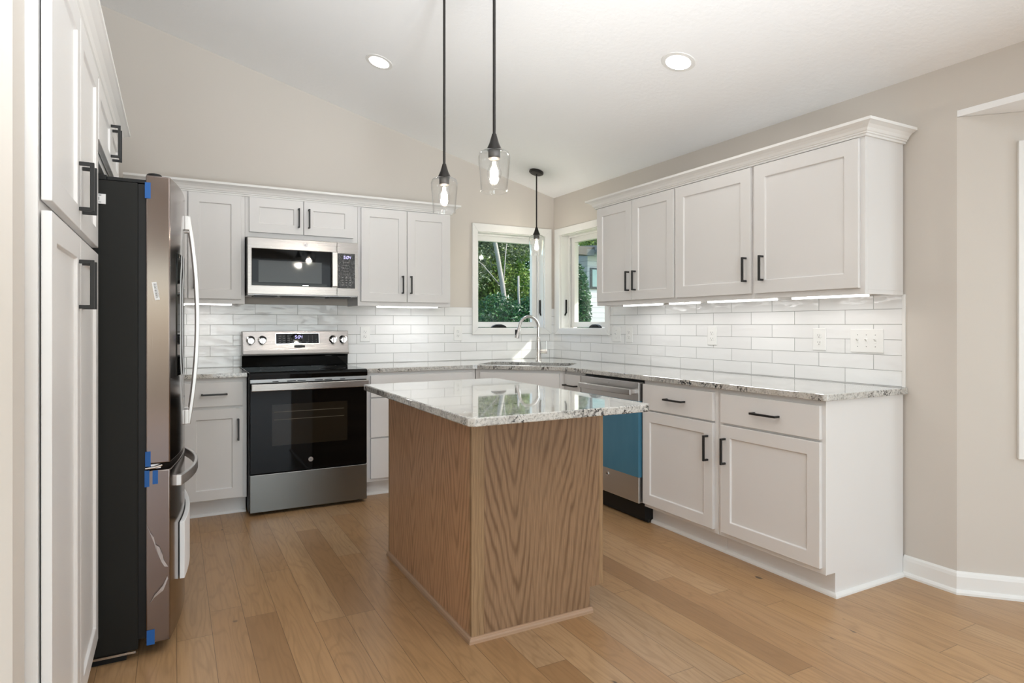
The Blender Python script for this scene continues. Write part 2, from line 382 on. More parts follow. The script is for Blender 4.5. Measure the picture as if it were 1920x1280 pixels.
# ------------------------------------------------------------------ mesh helpers
class MB:
    def __init__(s): s.bm = bmesh.new()
    def face(s, pts):
        return s.bm.faces.new([s.bm.verts.new(p) for p in pts])
    def box(s, x0, x1, y0, y1, z0, z1):
        if x0 > x1: x0, x1 = x1, x0
        if y0 > y1: y0, y1 = y1, y0
        if z0 > z1: z0, z1 = z1, z0
        v = [s.bm.verts.new(p) for p in ((x0, y0, z0), (x1, y0, z0), (x1, y1, z0), (x0, y1, z0), (x0, y0, z1), (x1, y0, z1), (x1, y1, z1), (x0, y1, z1))]
        for f in ((0, 3, 2, 1), (4, 5, 6, 7), (0, 1, 5, 4), (1, 2, 6, 5), (2, 3, 7, 6), (3, 0, 4, 7)):
            s.bm.faces.new([v[i] for i in f])
        return s
    def prism(s, poly, a0, a1, axis='z', holes=()):
        """extrude 2-D polygon along axis; (u,v) = the other two axes in order"""
        def P(u, v, a):
            return {'z': (u, v, a), 'x': (a, u, v), 'y': (u, a, v)}[axis]
        loops = [list(poly)] + [list(h) for h in holes]
        flat_ = [p for l in loops for p in l]
        tri = tessellate_polygon([[Vector((p[0], p[1], 0)) for p in l] for l in loops]) if holes else None
        lo = [s.bm.verts.new(P(u, v, a0)) for u, v in flat_]; hi = [s.bm.verts.new(P(u, v, a1)) for u, v in flat_]
        if tri:
            for t in tri:
                s.bm.faces.new([lo[i] for i in t]); s.bm.faces.new([hi[i] for i in reversed(t)])
        else:
            s.bm.faces.new(lo); s.bm.faces.new(list(reversed(hi)))
        k = 0
        for l in loops:
            n = len(l)
            for i in range(n):
                j = (i + 1) % n
                s.bm.faces.new([lo[k + i], hi[k + i], hi[k + j], lo[k + j]])
            k += n
        return s
    def lathe(s, prof, c=(0, 0, 0), n=28, axis='z', close=False, mat=None):
        """prof: list of (r, h)"""
        rings = []
        def P(x, y, h):
            q = {'z': (x, y, h), 'y': (x, h, y), 'x': (h, x, y)}[axis]
            q = Vector(q)
            if mat is not None: q = mat @ q
            return (q[0] + c[0], q[1] + c[1], q[2] + c[2])
        for r, h in prof:
            if r < 1e-6: rings.append([s.bm.verts.new(P(0, 0, h))])
            else: rings.append([s.bm.verts.new(P(r * cos(2 * pi * i / n), r * sin(2 * pi * i / n), h)) for i in range(n)])
        if close: rings.append(rings[0])
        for a, b in zip(rings, rings[1:]):
            for i in range(n):
                j = (i + 1) % n
                if len(a) == 1 and len(b) == 1: continue
                if len(a) == 1: s.bm.faces.new([a[0], b[i], b[j]])
                elif len(b) == 1: s.bm.faces.new([a[i], a[j], b[0]])
                else: s.bm.faces.new([a[i], a[j], b[j], b[i]])
        return s
    def tube(s, pts, r, n=12, cap=True, ell=None):
        pts = [Vector(p) for p in pts]; rings = []
        rr = r if isinstance(r, (list, tuple)) else [r] * len(pts)
        up = None
        for i, p in enumerate(pts):
            t = (pts[min(i + 1, len(pts) - 1)] - pts[max(i - 1, 0)]).normalized()
            if up is None:
                up = Vector((0, 0, 1)) if abs(t.z) < .9 else Vector((1, 0, 0))
            a = t.cross(up).normalized(); b_ = a.cross(t).normalized(); up = b_
            ea, eb = ell if ell else (1, 1)
            rings.append([s.bm.verts.new(p + (a * cos(2 * pi * k / n) * ea + b_ * sin(2 * pi * k / n) * eb) * rr[i]) for k in range(n)])
        for A, B in zip(rings, rings[1:]):
            for k in range(n):
                j = (k + 1) % n; s.bm.faces.new([A[k], A[j], B[j], B[k]])
        if cap:
            s.bm.faces.new(list(reversed(rings[0]))); s.bm.faces.new(rings[-1])
        return s
    def rectsweep(s, pts, w, h, side):
        """rectangular section swept along pts; side = fixed sideways unit vector"""
        pts = [Vector(p) for p in pts]; sd_ = Vector(side); rings = []
        for i, p in enumerate(pts):
            t = (pts[min(i + 1, len(pts) - 1)] - pts[max(i - 1, 0)]).normalized()
            nrm = t.cross(sd_).normalized()
            rings.append([s.bm.verts.new(p + sd_ * a * w / 2 + nrm * b_ * h / 2) for a, b_ in ((-1, -1), (1, -1), (1, 1), (-1, 1))])
        for A, B in zip(rings, rings[1:]):
            for k in range(4):
                j = (k + 1) % 4; s.bm.faces.new([A[k], A[j], B[j], B[k]])
        s.bm.faces.new(list(reversed(rings[0]))); s.bm.faces.new(rings[-1]); return s
    def sweep2d(s, path, prof):
        """mitred moulding: path list of (x,y); prof list of (out,z), outward = right-hand side of travel"""
        n = len(path); P = [Vector((*p, 0)) for p in path]; rings = []
        for i in range(n):
            d0 = (P[i] - P[i - 1]).normalized() if i else None
            d1 = (P[i + 1] - P[i]).normalized() if i < n - 1 else None
            d0 = d0 or d1; d1 = d1 or d0
            n0 = Vector((d0.y, -d0.x, 0)); n1 = Vector((d1.y, -d1.x, 0))
            m = (n0 + n1).normalized(); m = m / max(.2, m.dot(n0))
            rings.append([s.bm.verts.new((P[i].x + m.x * o, P[i].y + m.y * o, z)) for o, z in prof])
        k = len(prof)
        for A, B in zip(rings, rings[1:]):
            for j in range(k):
                q = (j + 1) % k; s.bm.faces.new([A[j], B[j], B[q], A[q]])
        s.bm.faces.new(rings[0]); s.bm.faces.new(list(reversed(rings[-1]))); return s
    def shaker(s, x0, x1, z0, z1, yf, th=.020, rail=.064, rec=.009):
        """closed five-piece door, front at y=yf (facing -y)"""
        O = ((x0, z0), (x1, z0), (x1, z1), (x0, z1)); I = ((x0 + rail, z0 + rail), (x1 - rail, z0 + rail), (x1 - rail, z1 - rail), (x0 + rail, z1 - rail))
        sl = .0025
        I2 = ((I[0][0] + sl, I[0][1] + sl), (I[1][0] - sl, I[1][1] + sl), (I[2][0] - sl, I[2][1] - sl), (I[3][0] + sl, I[3][1] - sl))
        a = [s.bm.verts.new((x, yf, z)) for x, z in O]; b = [s.bm.verts.new((x, yf, z)) for x, z in I]
        c = [s.bm.verts.new((x, yf + rec, z)) for x, z in I2]; d = [s.bm.verts.new((x, yf + th, z)) for x, z in O]
        for i in range(4):
            j = (i + 1) % 4
            s.bm.faces.new([a[i], a[j], b[j], b[i]]); s.bm.faces.new([b[i], b[j], c[j], c[i]]); s.bm.faces.new([a[j], a[i], d[i], d[j]])
        s.bm.faces.new(c); s.bm.faces.new(list(reversed(d))); return s
    def pull(s, cx, cz, yf, length, vertical, proj=.036, t=.0105):
        """square bar pull on a face at y=yf"""
        h = length / 2; y1 = yf - proj
        if vertical:
            pts = [(cx, yf, cz - h + t / 2), (cx, y1 + t / 2, cz - h + t / 2), (cx, y1 + t / 2, cz + h - t / 2), (cx, yf, cz + h - t / 2)]
            s.box(cx - t / 2, cx + t / 2, y1, y1 + t, cz - h, cz + h)
            for z in (cz - h, cz + h - t): s.box(cx - t / 2, cx + t / 2, y1 + t * .9, yf, z, z + t)
        else:
            s.box(cx - h, cx + h, y1, y1 + t, cz - t / 2, cz + t / 2)
            for x in (cx - h, cx + h - t): s.box(x, x + t, y1 + t * .9, yf, cz - t / 2, cz + t / 2)
        return s

def finish(name, mb, mat, bevel=0, smooth=False, off=(0, 0, 0), segs=2):
    bm = mb.bm
    bmesh.ops.recalc_face_normals(bm, faces=bm.faces)
    if off != (0, 0, 0): bmesh.ops.translate(bm, verts=bm.verts, vec=(-off[0], -off[1], -off[2]))
    me = bpy.data.meshes.new(name); bm.to_mesh(me); bm.free()
    me.materials.append(mat)
    if smooth:
        for p in me.polygons: p.use_smooth = True
    o = bpy.data.objects.new(name, me); COL.objects.link(o)
    if bevel:
        b = o.modifiers.new('bevel', 'BEVEL'); b.width = bevel; b.segments = segs; b.limit_method = 'ANGLE'; b.angle_limit = R(40)
        b.harden_normals = False
    if smooth == 'auto' or smooth == 2:
        try: me.set_sharp_from_angle(angle=R(35))
        except Exception: pass
    return o
class Thing:
    def __init__(s, name, label, cat, base=(0, 0, 0), rot=0, group=None, kind=None):
        s.base = tuple(base); s.o = bpy.data.objects.new(name, None); COL.objects.link(s.o)
        s.o.empty_display_size = .1
        s.o.location = Matrix.Rotation(rot, 3, 'Z') @ Vector(base); s.o.rotation_euler = (0, 0, rot)
        if label: s.o['label'] = label
        if cat: s.o['category'] = cat
        if group: s.o['group'] = group
        if kind: s.o['kind'] = kind
    def part(s, name, mb, mat, bevel=0, smooth=False, parent=None, label=None, segs=2):
        o = finish(name, mb, mat, bevel, smooth, s.base, segs); o.parent = parent or s.o
        if label: o['label'] = label
        return o
def solo(name, mb, mat, label, cat, group=None, bevel=0, smooth=False, kind=None):
    o = finish(name, mb, mat, bevel, smooth)
    if label: o['label'] = label
    if cat: o['category'] = cat
    if group: o['group'] = group
    if kind: o['kind'] = kind
    return o
def struct(name, mb, mat, bevel=0, smooth=False):
    return solo(name, mb, mat, None, None, None, bevel, smooth, 'structure')
def copy_tree(o, parent=None):
    c = o.copy(); COL.objects.link(c)
    if parent: c.parent = parent
    for ch in list(o.children): copy_tree(ch, c)
    return c

# ------------------------------------------------------------------ the room
WT = .18                       # wall thickness
FACE = .008                    # drywall sits just behind the tile face
def zc(x): return 2.4135 - .265 * x
struct('floor', MB().box(-6.2, .9, -9.6, .1, -.05, 0), M['floor'])
cl = MB()
a, b_ = -6.2, FACE
cl.prism([(a, zc(a)), (b_ + WT, zc(b_ + WT)), (b_ + WT, zc(b_ + WT) + .12), (a, zc(a) + .12)], -9.6, .2, 'y')
struct('ceiling', cl, M['ceiling'])

# back wall with window_1, right wall with window_2
W1 = (-.79, -.10, 1.19, 2.045); W2 = (-.115, -.80, 1.19, 2.045)
wb = MB()
y0, y1 = FACE, FACE + WT
wb.prism([(-4.05, 0), (FACE + WT, 0), (FACE + WT, zc(FACE + WT)), (-4.05, zc(-4.05))], y0, y1, 'y',
         holes=[[(W1[0], W1[2]), (W1[1], W1[2]), (W1[1], W1[3]), (W1[0], W1[3])]])
struct('wall_back', wb, M['wall'])
wr = MB()
BAY0, BAYZ = -3.385, 2.166
wr.prism([(FACE, 0), (FACE, zc(FACE)), (-9.6, zc(FACE)), (-9.6, 0), (-6.05, 0), (-6.05, BAYZ + .03), (BAY0, BAYZ + .03), (BAY0, 0)], FACE, FACE + WT, 'x',
         holes=[[(W2[0], W2[2]), (W2[1], W2[2]), (W2[1], W2[3]), (W2[0], W2[3])]])
struct('wall_right', wr, M['wall'])
struct('wall_left', MB().prism([(0.0, 0), (0.0, 3.49), (-3.39, 3.49), (-3.39, 0)], -4.05 - .0, -4.05 - WT, 'x'), M['wall'])
struct('wall_pantry_return', MB().prism([(-6.2, 0), (-3.4275, 0), (-3.4275, zc(-3.4275)), (-6.2, zc(-6.2))], -3.279, -3.39, 'y'), M['wall'])
struct('wall_far_left', MB().box(-6.2, -6.05, -9.6, -3.39, 0, 4.02), M['wall'])
# wall behind the camera with two wide openings (patio doors)
wv = MB()
wv.prism([(-6.05, 0), (FACE, 0), (FACE, zc(FACE)), (-6.05, zc(-6.05))], -9.45, -9.6, 'y',
         holes=[[(-4.8, .05), (-2.6, .05), (-2.6, 2.1), (-4.8, 2.1)], [(-2.3, .05), (-.2, .05), (-.2, 2.1), (-2.3, 2.1)]])
struct('wall_rear', wv, M['wall'])
# the bay: angled wall with a window, outer wall and its low ceiling
B = .55
ang = Thing('wall_bay_angle', None, None, (0, 0, 0), 0, kind='structure')
def bayp(t, d):   # t along the angled wall from the corner, d outwards
    return (FACE + t * .70711 + d * .70711, BAY0 - t * .70711 + d * .70711)
bw = MB()
Lb = .80
CW0, CW1, CZ0, CZ1 = .228, .74, .625, 2.035      # casing outer edges along the wall
OW0, OW1, OZ0, OZ1 = CW0 + .07, CW1 - .07, CZ0 + .07, CZ1 - .07
def baybox(mb, t0, t1, d0, d1, z0, z1):
    p = [bayp(t0, d0), bayp(t1, d0), bayp(t1, d1), bayp(t0, d1)]
    mb.prism(p, z0, z1, 'z')
for q in ((0, OW0, 0, BAYZ), (OW1, Lb, 0, BAYZ), (OW0, OW1, 0, OZ0), (OW0, OW1, OZ1, BAYZ)):
    baybox(bw, q[0], q[1], 0, .12, q[2], q[3])
ang.part('wall_panel', bw, M['wall'])
struct('wall_bay_outer', MB().box(B + .02, B + .16, -5.5, -3.93, 0, BAYZ).box(FACE + WT, B + .16, -6.17, -6.05, 0, BAYZ).prism([(B + .02, -5.5), (B + .16, -5.5), (.1, -6.12), (FACE, -6.05)], 0, BAYZ, 'z'), M['wall'])
struct('ceiling_bay', MB().box(FACE + WT, .9, -6.1, BAY0 + .09, BAYZ + .001, BAYZ + .05).box(FACE, FACE + WT - .001, -6.049, BAY0 - .001, BAYZ + .001, BAYZ + .0295), M['ceiling'])
w3 = Thing('window_3', None, None, (0, 0, 0), kind='structure')
cs = MB()
for q in ((CW0, OW0, CZ0, CZ1), (OW1, CW1, CZ0, CZ1), (OW0, OW1, CZ0, OZ0), (OW0, OW1, OZ1, CZ1)):
    baybox(cs, q[0], q[1], -.018, 0, q[2], q[3])
w3.part('window_casing', cs, M['trim'], .002)
sh = MB()
for q in ((OW0, OW0 + .05, OZ0, OZ1), (OW1 - .05, OW1, OZ0, OZ1), (OW0 + .05, OW1 - .05, OZ0, OZ0 + .05), (OW0 + .05, OW1 - .05, OZ1 - .05, OZ1)):
    baybox(sh, q[0], q[1], .06, .10, q[2], q[3])
w3.part('window_sash', sh, M['trim'], .002)
gp = MB(); baybox(gp, OW0 + .05, OW1 - .05, .078, .084, OZ0 + .05, OZ1 - .05)
w3.part('window_pane', gp, M['pane'])

# baseboards
bp = [(0, 0), (.014, 0), (.014, .078), (.011, .090), (.004, .098), (0, .098)]
bsp = [(0, 0), (.026, 0), (.026, .010), (.021, .018), (.014, .022), (.014, .078), (.011, .092), (.004, .100), (0, .100)]
bb = MB(); bb.sweep2d([(FACE - .0, -3.157), (FACE, BAY0), bayp(Lb, 0), ], [(o, z) for o, z in bsp])
struct('baseboard_right', bb, M['trim'])

# window_1 and window_2: casing, jambs, sash, pane, crank, lock
def window(name, rot, x0, x1, z0, z1, cx0, cx1, cz0, cz1, crank_x, lock_x, lock_z):
    t = Thing(name, None, None, (0, 0, 0), rot, kind='structure')
    c = MB()
    O = [(cx0, cz0), (cx1, cz0), (cx1, cz1), (cx0, cz1)]; I = [(x0, z0), (x1, z0), (x1, z1), (x0, z1)]
    for i in range(4):
        j = (i + 1) % 4
        c.prism([O[i], O[j], I[j], I[i]], -.014, FACE, 'y')
    t.part('window_casing', c, M['trim'], .0025)
    j_ = MB(); k = .006
    j_.box(x0 - .0, x0 + k, FACE, WT, z0, z1).box(x1 - k, x1, FACE, WT, z0, z1).box(x0 + k, x1 - k, FACE, WT, z1 - k, z1).box(x0 + k, x1 - k, FACE, WT, z0, z0 + k)
    j_.box(x0 + k, x0 + .02, .085, .10, z0 + k, z1 - k).box(x1 - .02, x1 - k, .085, .10, z0 + k, z1 - k).box(x0 + k, x1 - k, .085, .10, z1 - .02, z1 - k)
    t.part('window_frame', j_, M['trim'], .0015)
    s_ = MB(); w = .052
    a0, a1, b0, b1 = x0 + .012, x1 - .012, z0 + .012, z1 - .012
    s_.prism([(a0, b0), (a1, b0), (a1, b1), (a0, b1)], .115, .160, 'y', holes=[[(a0 + w, b0 + w - .005), (a1 - w, b0 + w - .005), (a1 - w, b1 - w), (a0 + w, b1 - w)]])
    sash = t.part('window_sash', s_, M['trim'], .0025)
    t.part('glass_pane', MB().box(a0 + w - .003, a1 - w + .003, .136, .141, b0 + w - .008, b1 - w + .003), M['pane'], parent=sash)
    cr = MB()
    prof = [(-.075, 0), (.075, 0), (.070, .012), (.045, .026), (.02, .031), (-.03, .030), (-.055, .020), (-.07, .010)]
    cr.prism([(crank_x + u, z0 + .006 + v) for u, v in prof], .016, .046, 'y')
    cr.tube([(crank_x - .05, .014, z0 + .02), (crank_x, .008, z0 + .026), (crank_x + .045, .010, z0 + .020)], .005, 8)
    t.part('window_crank', cr, M['blackplastic'], .002, label='dark window crank')
    lk = MB().box(lock_x - .006, lock_x + .006, .052, .066, lock_z, lock_z + .125)
    lk.rectsweep([(lock_x, .059, lock_z + .01), (lock_x, .045, lock_z - .02)], .01, .012, (1, 0, 0))
    t.part('sash_lock', lk, M['blackplastic'], .002, label='dark lock lever')
    return t
window('window_1', 0, *W1[:2], W1[2], W1[3], -.842, -.028, 1.137, 2.114, -.563, -.112, 1.33)
window('window_2', -pi / 2, .115, .80, 1.19, 2.045, .038, .853, 1.137, 2.108, .612, .127, 1.33)

# ------------------------------------------------------------------ tile, counters
ZC, ZU = .914, .884
tb = MB()
tb.box(-4.04, -.843, 0, FACE - .0006, ZC, 1.375).box(-.843, -.0275, 0, FACE - .0006, ZC, 1.136).box(-.0275, 0, 0, FACE - .0006, ZC, 1.375)
solo('tile_backsplash', tb, M['tile_back'], 'glossy white subway tile backsplash behind the range and corner sink', 'backsplash', 'subway tile backsplashes')
tr_ = MB()
tr_.box(0, FACE - .0006, -.0375, 0, ZC, 1.375).box(0, FACE - .0006, -.854, -.0375, ZC, 1.136).box(0, FACE - .0006, -3.149, -.854, ZC, 1.369)
solo('tile_backsplash', tr_, M['tile_right'], 'glossy white subway tile backsplash with the switches and four plates, right-hand run', 'backsplash', 'subway tile backsplashes')
solo('edge_trim', MB().box(-.002, FACE, -3.163, -3.1495, ZC, 1.369), M['trim'], 'thin white vertical trim strip ending the tile beside the bare wall', 'trim strip', bevel=.002)

ct = MB()
def rot45(lx, ly): return ((lx + ly) * .70711, (-lx + ly) * .70711)
sk = [rot45(x, y) for x, y in ((-.33, -1.135), (.33, -1.135), (.36, -1.105), (.36, -.765), (.33, -.735), (-.33, -.735), (-.36, -.765), (-.36, -1.105))]
CX = -1.9575
outer = [(CX, -.001), (CX, -.622), (-1.128, -.622), (-1.095, -.632), (-.632, -1.095), (-.622, -1.128), (-.622, -3.165), (-.609, -3.178), (-.001, -3.178), (-.001, -.001)]
ct.prism(outer, ZU, ZC, 'z', holes=[sk])
solo('granite_countertop', ct, M['granite'], 'speckled grey granite countertop running through the sink corner along the right wall', 'countertop', 'granite countertops', bevel=.003)
solo('granite_countertop', MB().box(-4.03, -2.7285, -.622, -.001, ZU, ZC), M['granite'], 'short granite countertop between the refrigerator and the range', 'countertop', 'granite countertops', bevel=.003)

# sink basin
sb = Thing('corner_sink', 'undermount stainless sink set diagonally in the counter corner', 'sink', (0, 0, .70), -pi / 4)
bs = MB()
x0, x1, y0, y1, zb, tk = -.375, .375, -1.15, -.72, .70, .008
bs.box(x0, x1, y0, y1, zb, zb + tk)
for q in ((x0, x0 + tk, y0, y1), (x1 - tk, x1, y0, y1), (x0, x1, y0, y0 + tk), (x0, x1, y1 - tk, y1)): bs.box(*q, zb + tk, ZU - .001)
sb.part('basin', bs, M['nickel'], .004)
sb.part('drain', MB().lathe([(0, 0), (.045, 0), (.045, .004), (.03, .004), (.028, .001), (0, .001)], (0, -.93, zb + tk)), M['chrome'], smooth=2)

# faucet
fx, fy = -.373, -.344
fa = Thing('faucet', 'brushed nickel gooseneck pull-down faucet arching over the corner sink', 'faucet', (fx, fy, ZC))
fb = MB().lathe([(0, ZC), (.027, ZC), (.027, ZC + .006), (.0235, ZC + .012), (.0225, ZC + .14), (.0165, ZC + .20), (.0150, ZC + .205), (0, ZC + .205)], (fx, fy, 0))
fa.part('body', fb, M['nickel'], smooth=2)
rad = .098; zt = 1.195
arc = [(fx, fy, ZC + .20), (fx, fy, 1.13)] + [(fx - rad + rad * cos(t), fy - .25 * (rad - rad * cos(t)) * .3, zt + rad * sin(t)) for t in [pi * i / 18 * .94 for i in range(19)]]
fa.part('spout', MB().tube(arc, .0135, 16), M['nickel'], smooth=2)
e = Vector(arc[-1]); d_ = (Vector(arc[-1]) - Vector(arc[-2])).normalized()
hp = fa.part('spray_head', MB().tube([e - d_ * .002, e + d_ * .03, e + d_ * .035, e + d_ * .105], [.0145, .0155, .0175, .0205], 16), M['nickel'], smooth=2)
q = e + d_ * .045
fa.part('spray_button', MB().box(q.x - .030, q.x - .016, q.y - .008, q.y + .008, q.z - .035, q.z + .012), M['blackplastic'], .003, parent=hp, label='black spray button')
hd = Vector((.80, -.60, 0)).normalized()
h0 = Vector((fx, fy, ZC + .080))
kb = fa.part('handle', MB().tube([h0 + hd * .018, h0 + hd * .030, h0 + hd * .075], [.016, .0175, .0175], 16), M['nickel'], smooth=2)
fa.part('lever', MB().tube([h0 + hd * .068, h0 + hd * .069 + Vector((0, 0, .09))], .0035, 8), M['nickel'], smooth=2, parent=kb)

# ------------------------------------------------------------------ cabinets
def door(t, x0, x1, z0, z1, yf, rail=.064, handle=None, name='door', plain=False, hl=.1375):
    mb = MB()
    if plain: mb.box(x0, x1, yf, yf + .020, z0, z1)
    else: mb.shaker(x0, x1, z0, z1, yf, rail=rail)
    d = t.part(name, mb, M['cab'], .0022)
    if handle:
        cx, cz, vert = handle
        t.part('handle', MB().pull(cx, cz, yf, hl if vert else .150, vert), M['black'], .0012, parent=d, label='matte black bar pull')
    return d
def base_body(t, x0, x1, yfr=-.59, z1=ZU, toe_y=-.525, left_end=False, right_end=False):
    body = MB().prism([(-.002, 0.0), (toe_y, 0.0), (toe_y, .108), (yfr, .108), (yfr, z1 - .001), (-.002, z1 - .001)], x0, x1, 'x')
    t.part('carcass', body, M['cab'], .0015)
    sh_ = [(0, 0), (.016, 0), (.0155, .008), (.012, .0145), (.006, .018), (0, .019)]
    path = [(x0, toe_y), (x1, toe_y)]
    m = MB()
    path = [(x0, toe_y)] + ([(x1, toe_y), (x1, -.003)] if right_end else [(x1, toe_y)])
    m.sweep2d(path, sh_); t.part('shoe_molding', m, M['trim'])
def upper_body(t, x0, x1, z0, z1, yfr=-.305, lip=.02):
    b = MB()
    b.box(x0, x1, yfr + .02, -.002, z0 + lip, z1)
    b.box(x0, x1, yfr, yfr + .02, z0, z1)
    b.box(x0, x0 + .018, yfr + .02, -.002, z0, z0 + lip).box(x1 - .018, x1, yfr + .02, -.002, z0, z0 + lip)
    t.part('carcass', b, M['cab'], .0012)
def strip_light(label, base, rot, x0, x1, y, z, pw):
    t = Thing('strip_light', label, 'light', ((x0 + x1) / 2, y, z), rot, 'under-cabinet strip lights')
    t.part('housing', MB().box(x0 - .012, x1 + .012, y - .02, y + .02, z + .010, z + .020), M['plate'], .002)
    t.part('diffuser', MB().box(x0, x1, y - .018, y + .018, z, z + .010), M['strip'], .002)
    l = light('strip_lamp', 'AREA', (0, 0, -.004), .085 * pw * (x1 - x0), (1, .985, .97), (0, 0, 0), t.o, shape='RECTANGLE', size=(x1 - x0), size_y=.034)

YD, YB = -.325, -.61
# --- back wall uppers
UZ0, UZ1 = 1.365, 2.118
c = Thing('wall_cabinet', 'white shaker wall cabinet left of the microwave, partly behind the refrigerator', 'cabinet', (-3.05, 0, UZ0), 0, 'white shaker wall cabinets')
upper_body(c, -3.43, -2.7145, UZ0, UZ1)
door(c, -3.392, -3.071, 1.397, 2.105, YD, handle=(-3.108, 1.530, True)); door(c, -3.064, -2.738, 1.397, 2.105, YD, handle=(-3.030, 1.530, True))
strip_light('lit strip light under the wall cabinet left of the microwave', None, 0, -3.25, -2.79, -.20, 1.358, 16)
c = Thing('wall_cabinet', 'short white two-door wall cabinet directly above the microwave', 'cabinet', (-2.32, 0, 1.83), 0, 'white shaker wall cabinets')
upper_body(c, -2.7135, -1.931, 1.828, UZ1, lip=.005)
door(c, -2.687, -2.3275, 1.864, 2.105, YD, handle=(-2.3605, 1.980, True)); door(c, -2.3225, -1.966, 1.864, 2.105, YD, handle=(-2.2895, 1.980, True))
c = Thing('wall_cabinet', 'white two-door wall cabinet between the microwave and the corner window', 'cabinet', (-1.55, 0, UZ0), 0, 'white shaker wall cabinets')
upper_body(c, -1.930, -1.178, UZ0, UZ1)
door(c, -1.908, -1.5515, 1.397, 2.100, YD, handle=(-1.5890, 1.530, True)); door(c, -1.5465, -1.193, 1.397, 2.100, YD, handle=(-1.5215, 1.530, True))
strip_light('lit strip light under the wall cabinet beside the corner window', None, 0, -1.75, -1.25, -.20, 1.358, 16)
# --- right wall uppers (run frame: lx = -y, ly = x)
RR = -pi / 2
c = Thing('wall_cabinet', 'white two-door wall cabinet next to the right-hand corner window', 'cabinet', (1.51, 0, UZ0), RR, 'white shaker wall cabinets')
upper_body(c, 1.090, 1.9345, UZ0, UZ1)
door(c, 1.112, 1.5105, 1.395, 2.092, YD, handle=(1.4835, 1.528, True)); door(c, 1.5155, 1.9235, 1.395, 2.092, YD, handle=(1.5555, 1.528, True))
c = Thing('wall_cabinet', 'white one-door wall cabinet with its handle at right, middle of the right-hand run', 'cabinet', (2.23, 0, UZ0), RR, 'white shaker wall cabinets')
upper_body(c, 1.9355, 2.5335, UZ0, UZ1)
door(c, 1.9395, 2.522, 1.393, 2.092, YD, rail=.070, handle=(2.4925, 1.528, True))
c = Thing('wall_cabinet', 'white one-door wall cabinet with its handle at left, outer end of the right-hand run', 'cabinet', (2.85, 0, UZ0), RR, 'white shaker wall cabinets')
upper_body(c, 2.5345, 3.1555, UZ0, UZ1)
door(c, 2.546, 3.134, 1.393, 2.092, YD, rail=.070, handle=(2.6045, 1.528, True))
for lb, a, b_ in (('lit strip light nearest the right-hand corner window', 1.29, 1.676), ('shortest lit strip light under the right-hand cabinets', 1.768, 2.017),
                  ('lit strip light above the middle outlet on the right-hand wall', 2.106, 2.589), ('lit strip light above the triple switch plate', 2.70, 3.10)):
    strip_light(lb, None, RR, a, b_, -.20, 1.357, 16)
# --- crown mouldings
def crown_prof(z0, z1, back=.0):
    h = z1 - z0
    return [(.0005, z0), (.012, z0), (.012, z0 + h * .14), (.019, z0 + h * .17), (.019, z0 + h * .26), (.024, z0 + h * .30), (.030, z0 + h * .48), (.042, z0 + h * .66), (.060, z0 + h * .78), (.066, z0 + h * .80), (.066, z1), (.0005, z1)]
m = MB(); m.sweep2d([(-3.43, -.306), (-1.178, -.306), (-1.178, -.002)], crown_prof(2.107, 2.178))
solo('crown_molding', m, M['crown'], 'white crown molding along the top of the back-wall cabinets', 'molding', 'crown moldings')
m = MB(); m.sweep2d([(-.002, -1.090), (-.306, -1.090), (-.306, -3.1555), (-.002, -3.1555)], crown_prof(2.098, 2.164))
solo('crown_molding', m, M['crown'], 'white crown molding along the top of the right-hand wall cabinets', 'molding', 'crown moldings')
# --- back wall bases
c = Thing('base_cabinet', 'white one-drawer base cabinet between refrigerator and range', 'cabinet', (-2.95, 0, 0), 0, 'white shaker base cabinets')
base_body(c, -3.43, -2.7295)
door(c, -3.090, -2.7525, .705, .858, YB, handle=(-2.9215, .783, False), name='drawer', plain=True)
door(c, -3.090, -2.7525, .117, .688, YB, handle=(-2.783, .553, True))
c = Thing('base_cabinet', 'white three-drawer base cabinet between the range and the corner sink', 'cabinet', (-1.53, 0, 0), 0, 'white shaker base cabinets')
base_body(c, -1.9455, -1.092)
for z0_, z1_ in ((.708, .862), (.4235, .700), (.132, .415)):
    door(c, -1.917, -1.128, z0_, z1_, YB, handle=(-1.52, (z0_ + z1_) / 2, False), name='drawer', plain=True)
c = Thing('sink_cabinet', 'white diagonal sink base cabinet in the corner behind the island', 'cabinet', (0, -1.0, 0), -pi / 4)
bd = MB()
bd.box(-.352, .352, -1.188, -1.168, .108, ZU - .001).box(-.30, .30, -1.10, -1.08, 0, .108)
c.part('face_frame', bd, M['cab'], .0015)
door(c, -.310, .310, .706, .862, -1.208, name='false_front', plain=True)
door(c, -.310, -.003, .134, .697, -1.208, handle=(-.035, .56, True)); door(c, .003, .310, .134, .697, -1.208, handle=(.035, .56, True))
# --- right wall bases
c = Thing('base_cabinet', 'narrow white base cabinet squeezed between the corner sink and the dishwasher', 'cabinet', (1.2, 0, 0), RR, 'white shaker base cabinets')
base_body(c, 1.092, 1.328)
door(c, 1.100, 1.300, .706, .862, YB, handle=(1.195, .784, False), name='drawer', plain=True)
door(c, 1.100, 1.300, .134, .697, YB, rail=.05, handle=(1.272, .56, True))
c = Thing('base_cabinet', 'white one-drawer base cabinet beside the dishwasher', 'cabinet', (2.24, 0, 0), RR, 'white shaker base cabinets')
base_body(c, 1.9575, 2.5425)
door(c, 1.960, 2.519, .708, .861, YB, handle=(2.245, .788, False), name='drawer', plain=True)
door(c, 1.960, 2.519, .131, .698, YB, handle=(2.4845, .560, True))
c = Thing('base_cabinet', 'white one-drawer base cabinet at the outer end of the right-hand counter', 'cabinet', (2.85, 0, 0), RR, 'white shaker base cabinets')
base_body(c, 2.5435, 3.1555, right_end=True)
door(c, 2.571, 3.138, .708, .860, YB, handle=(2.858, .784, False), name='drawer', plain=True)
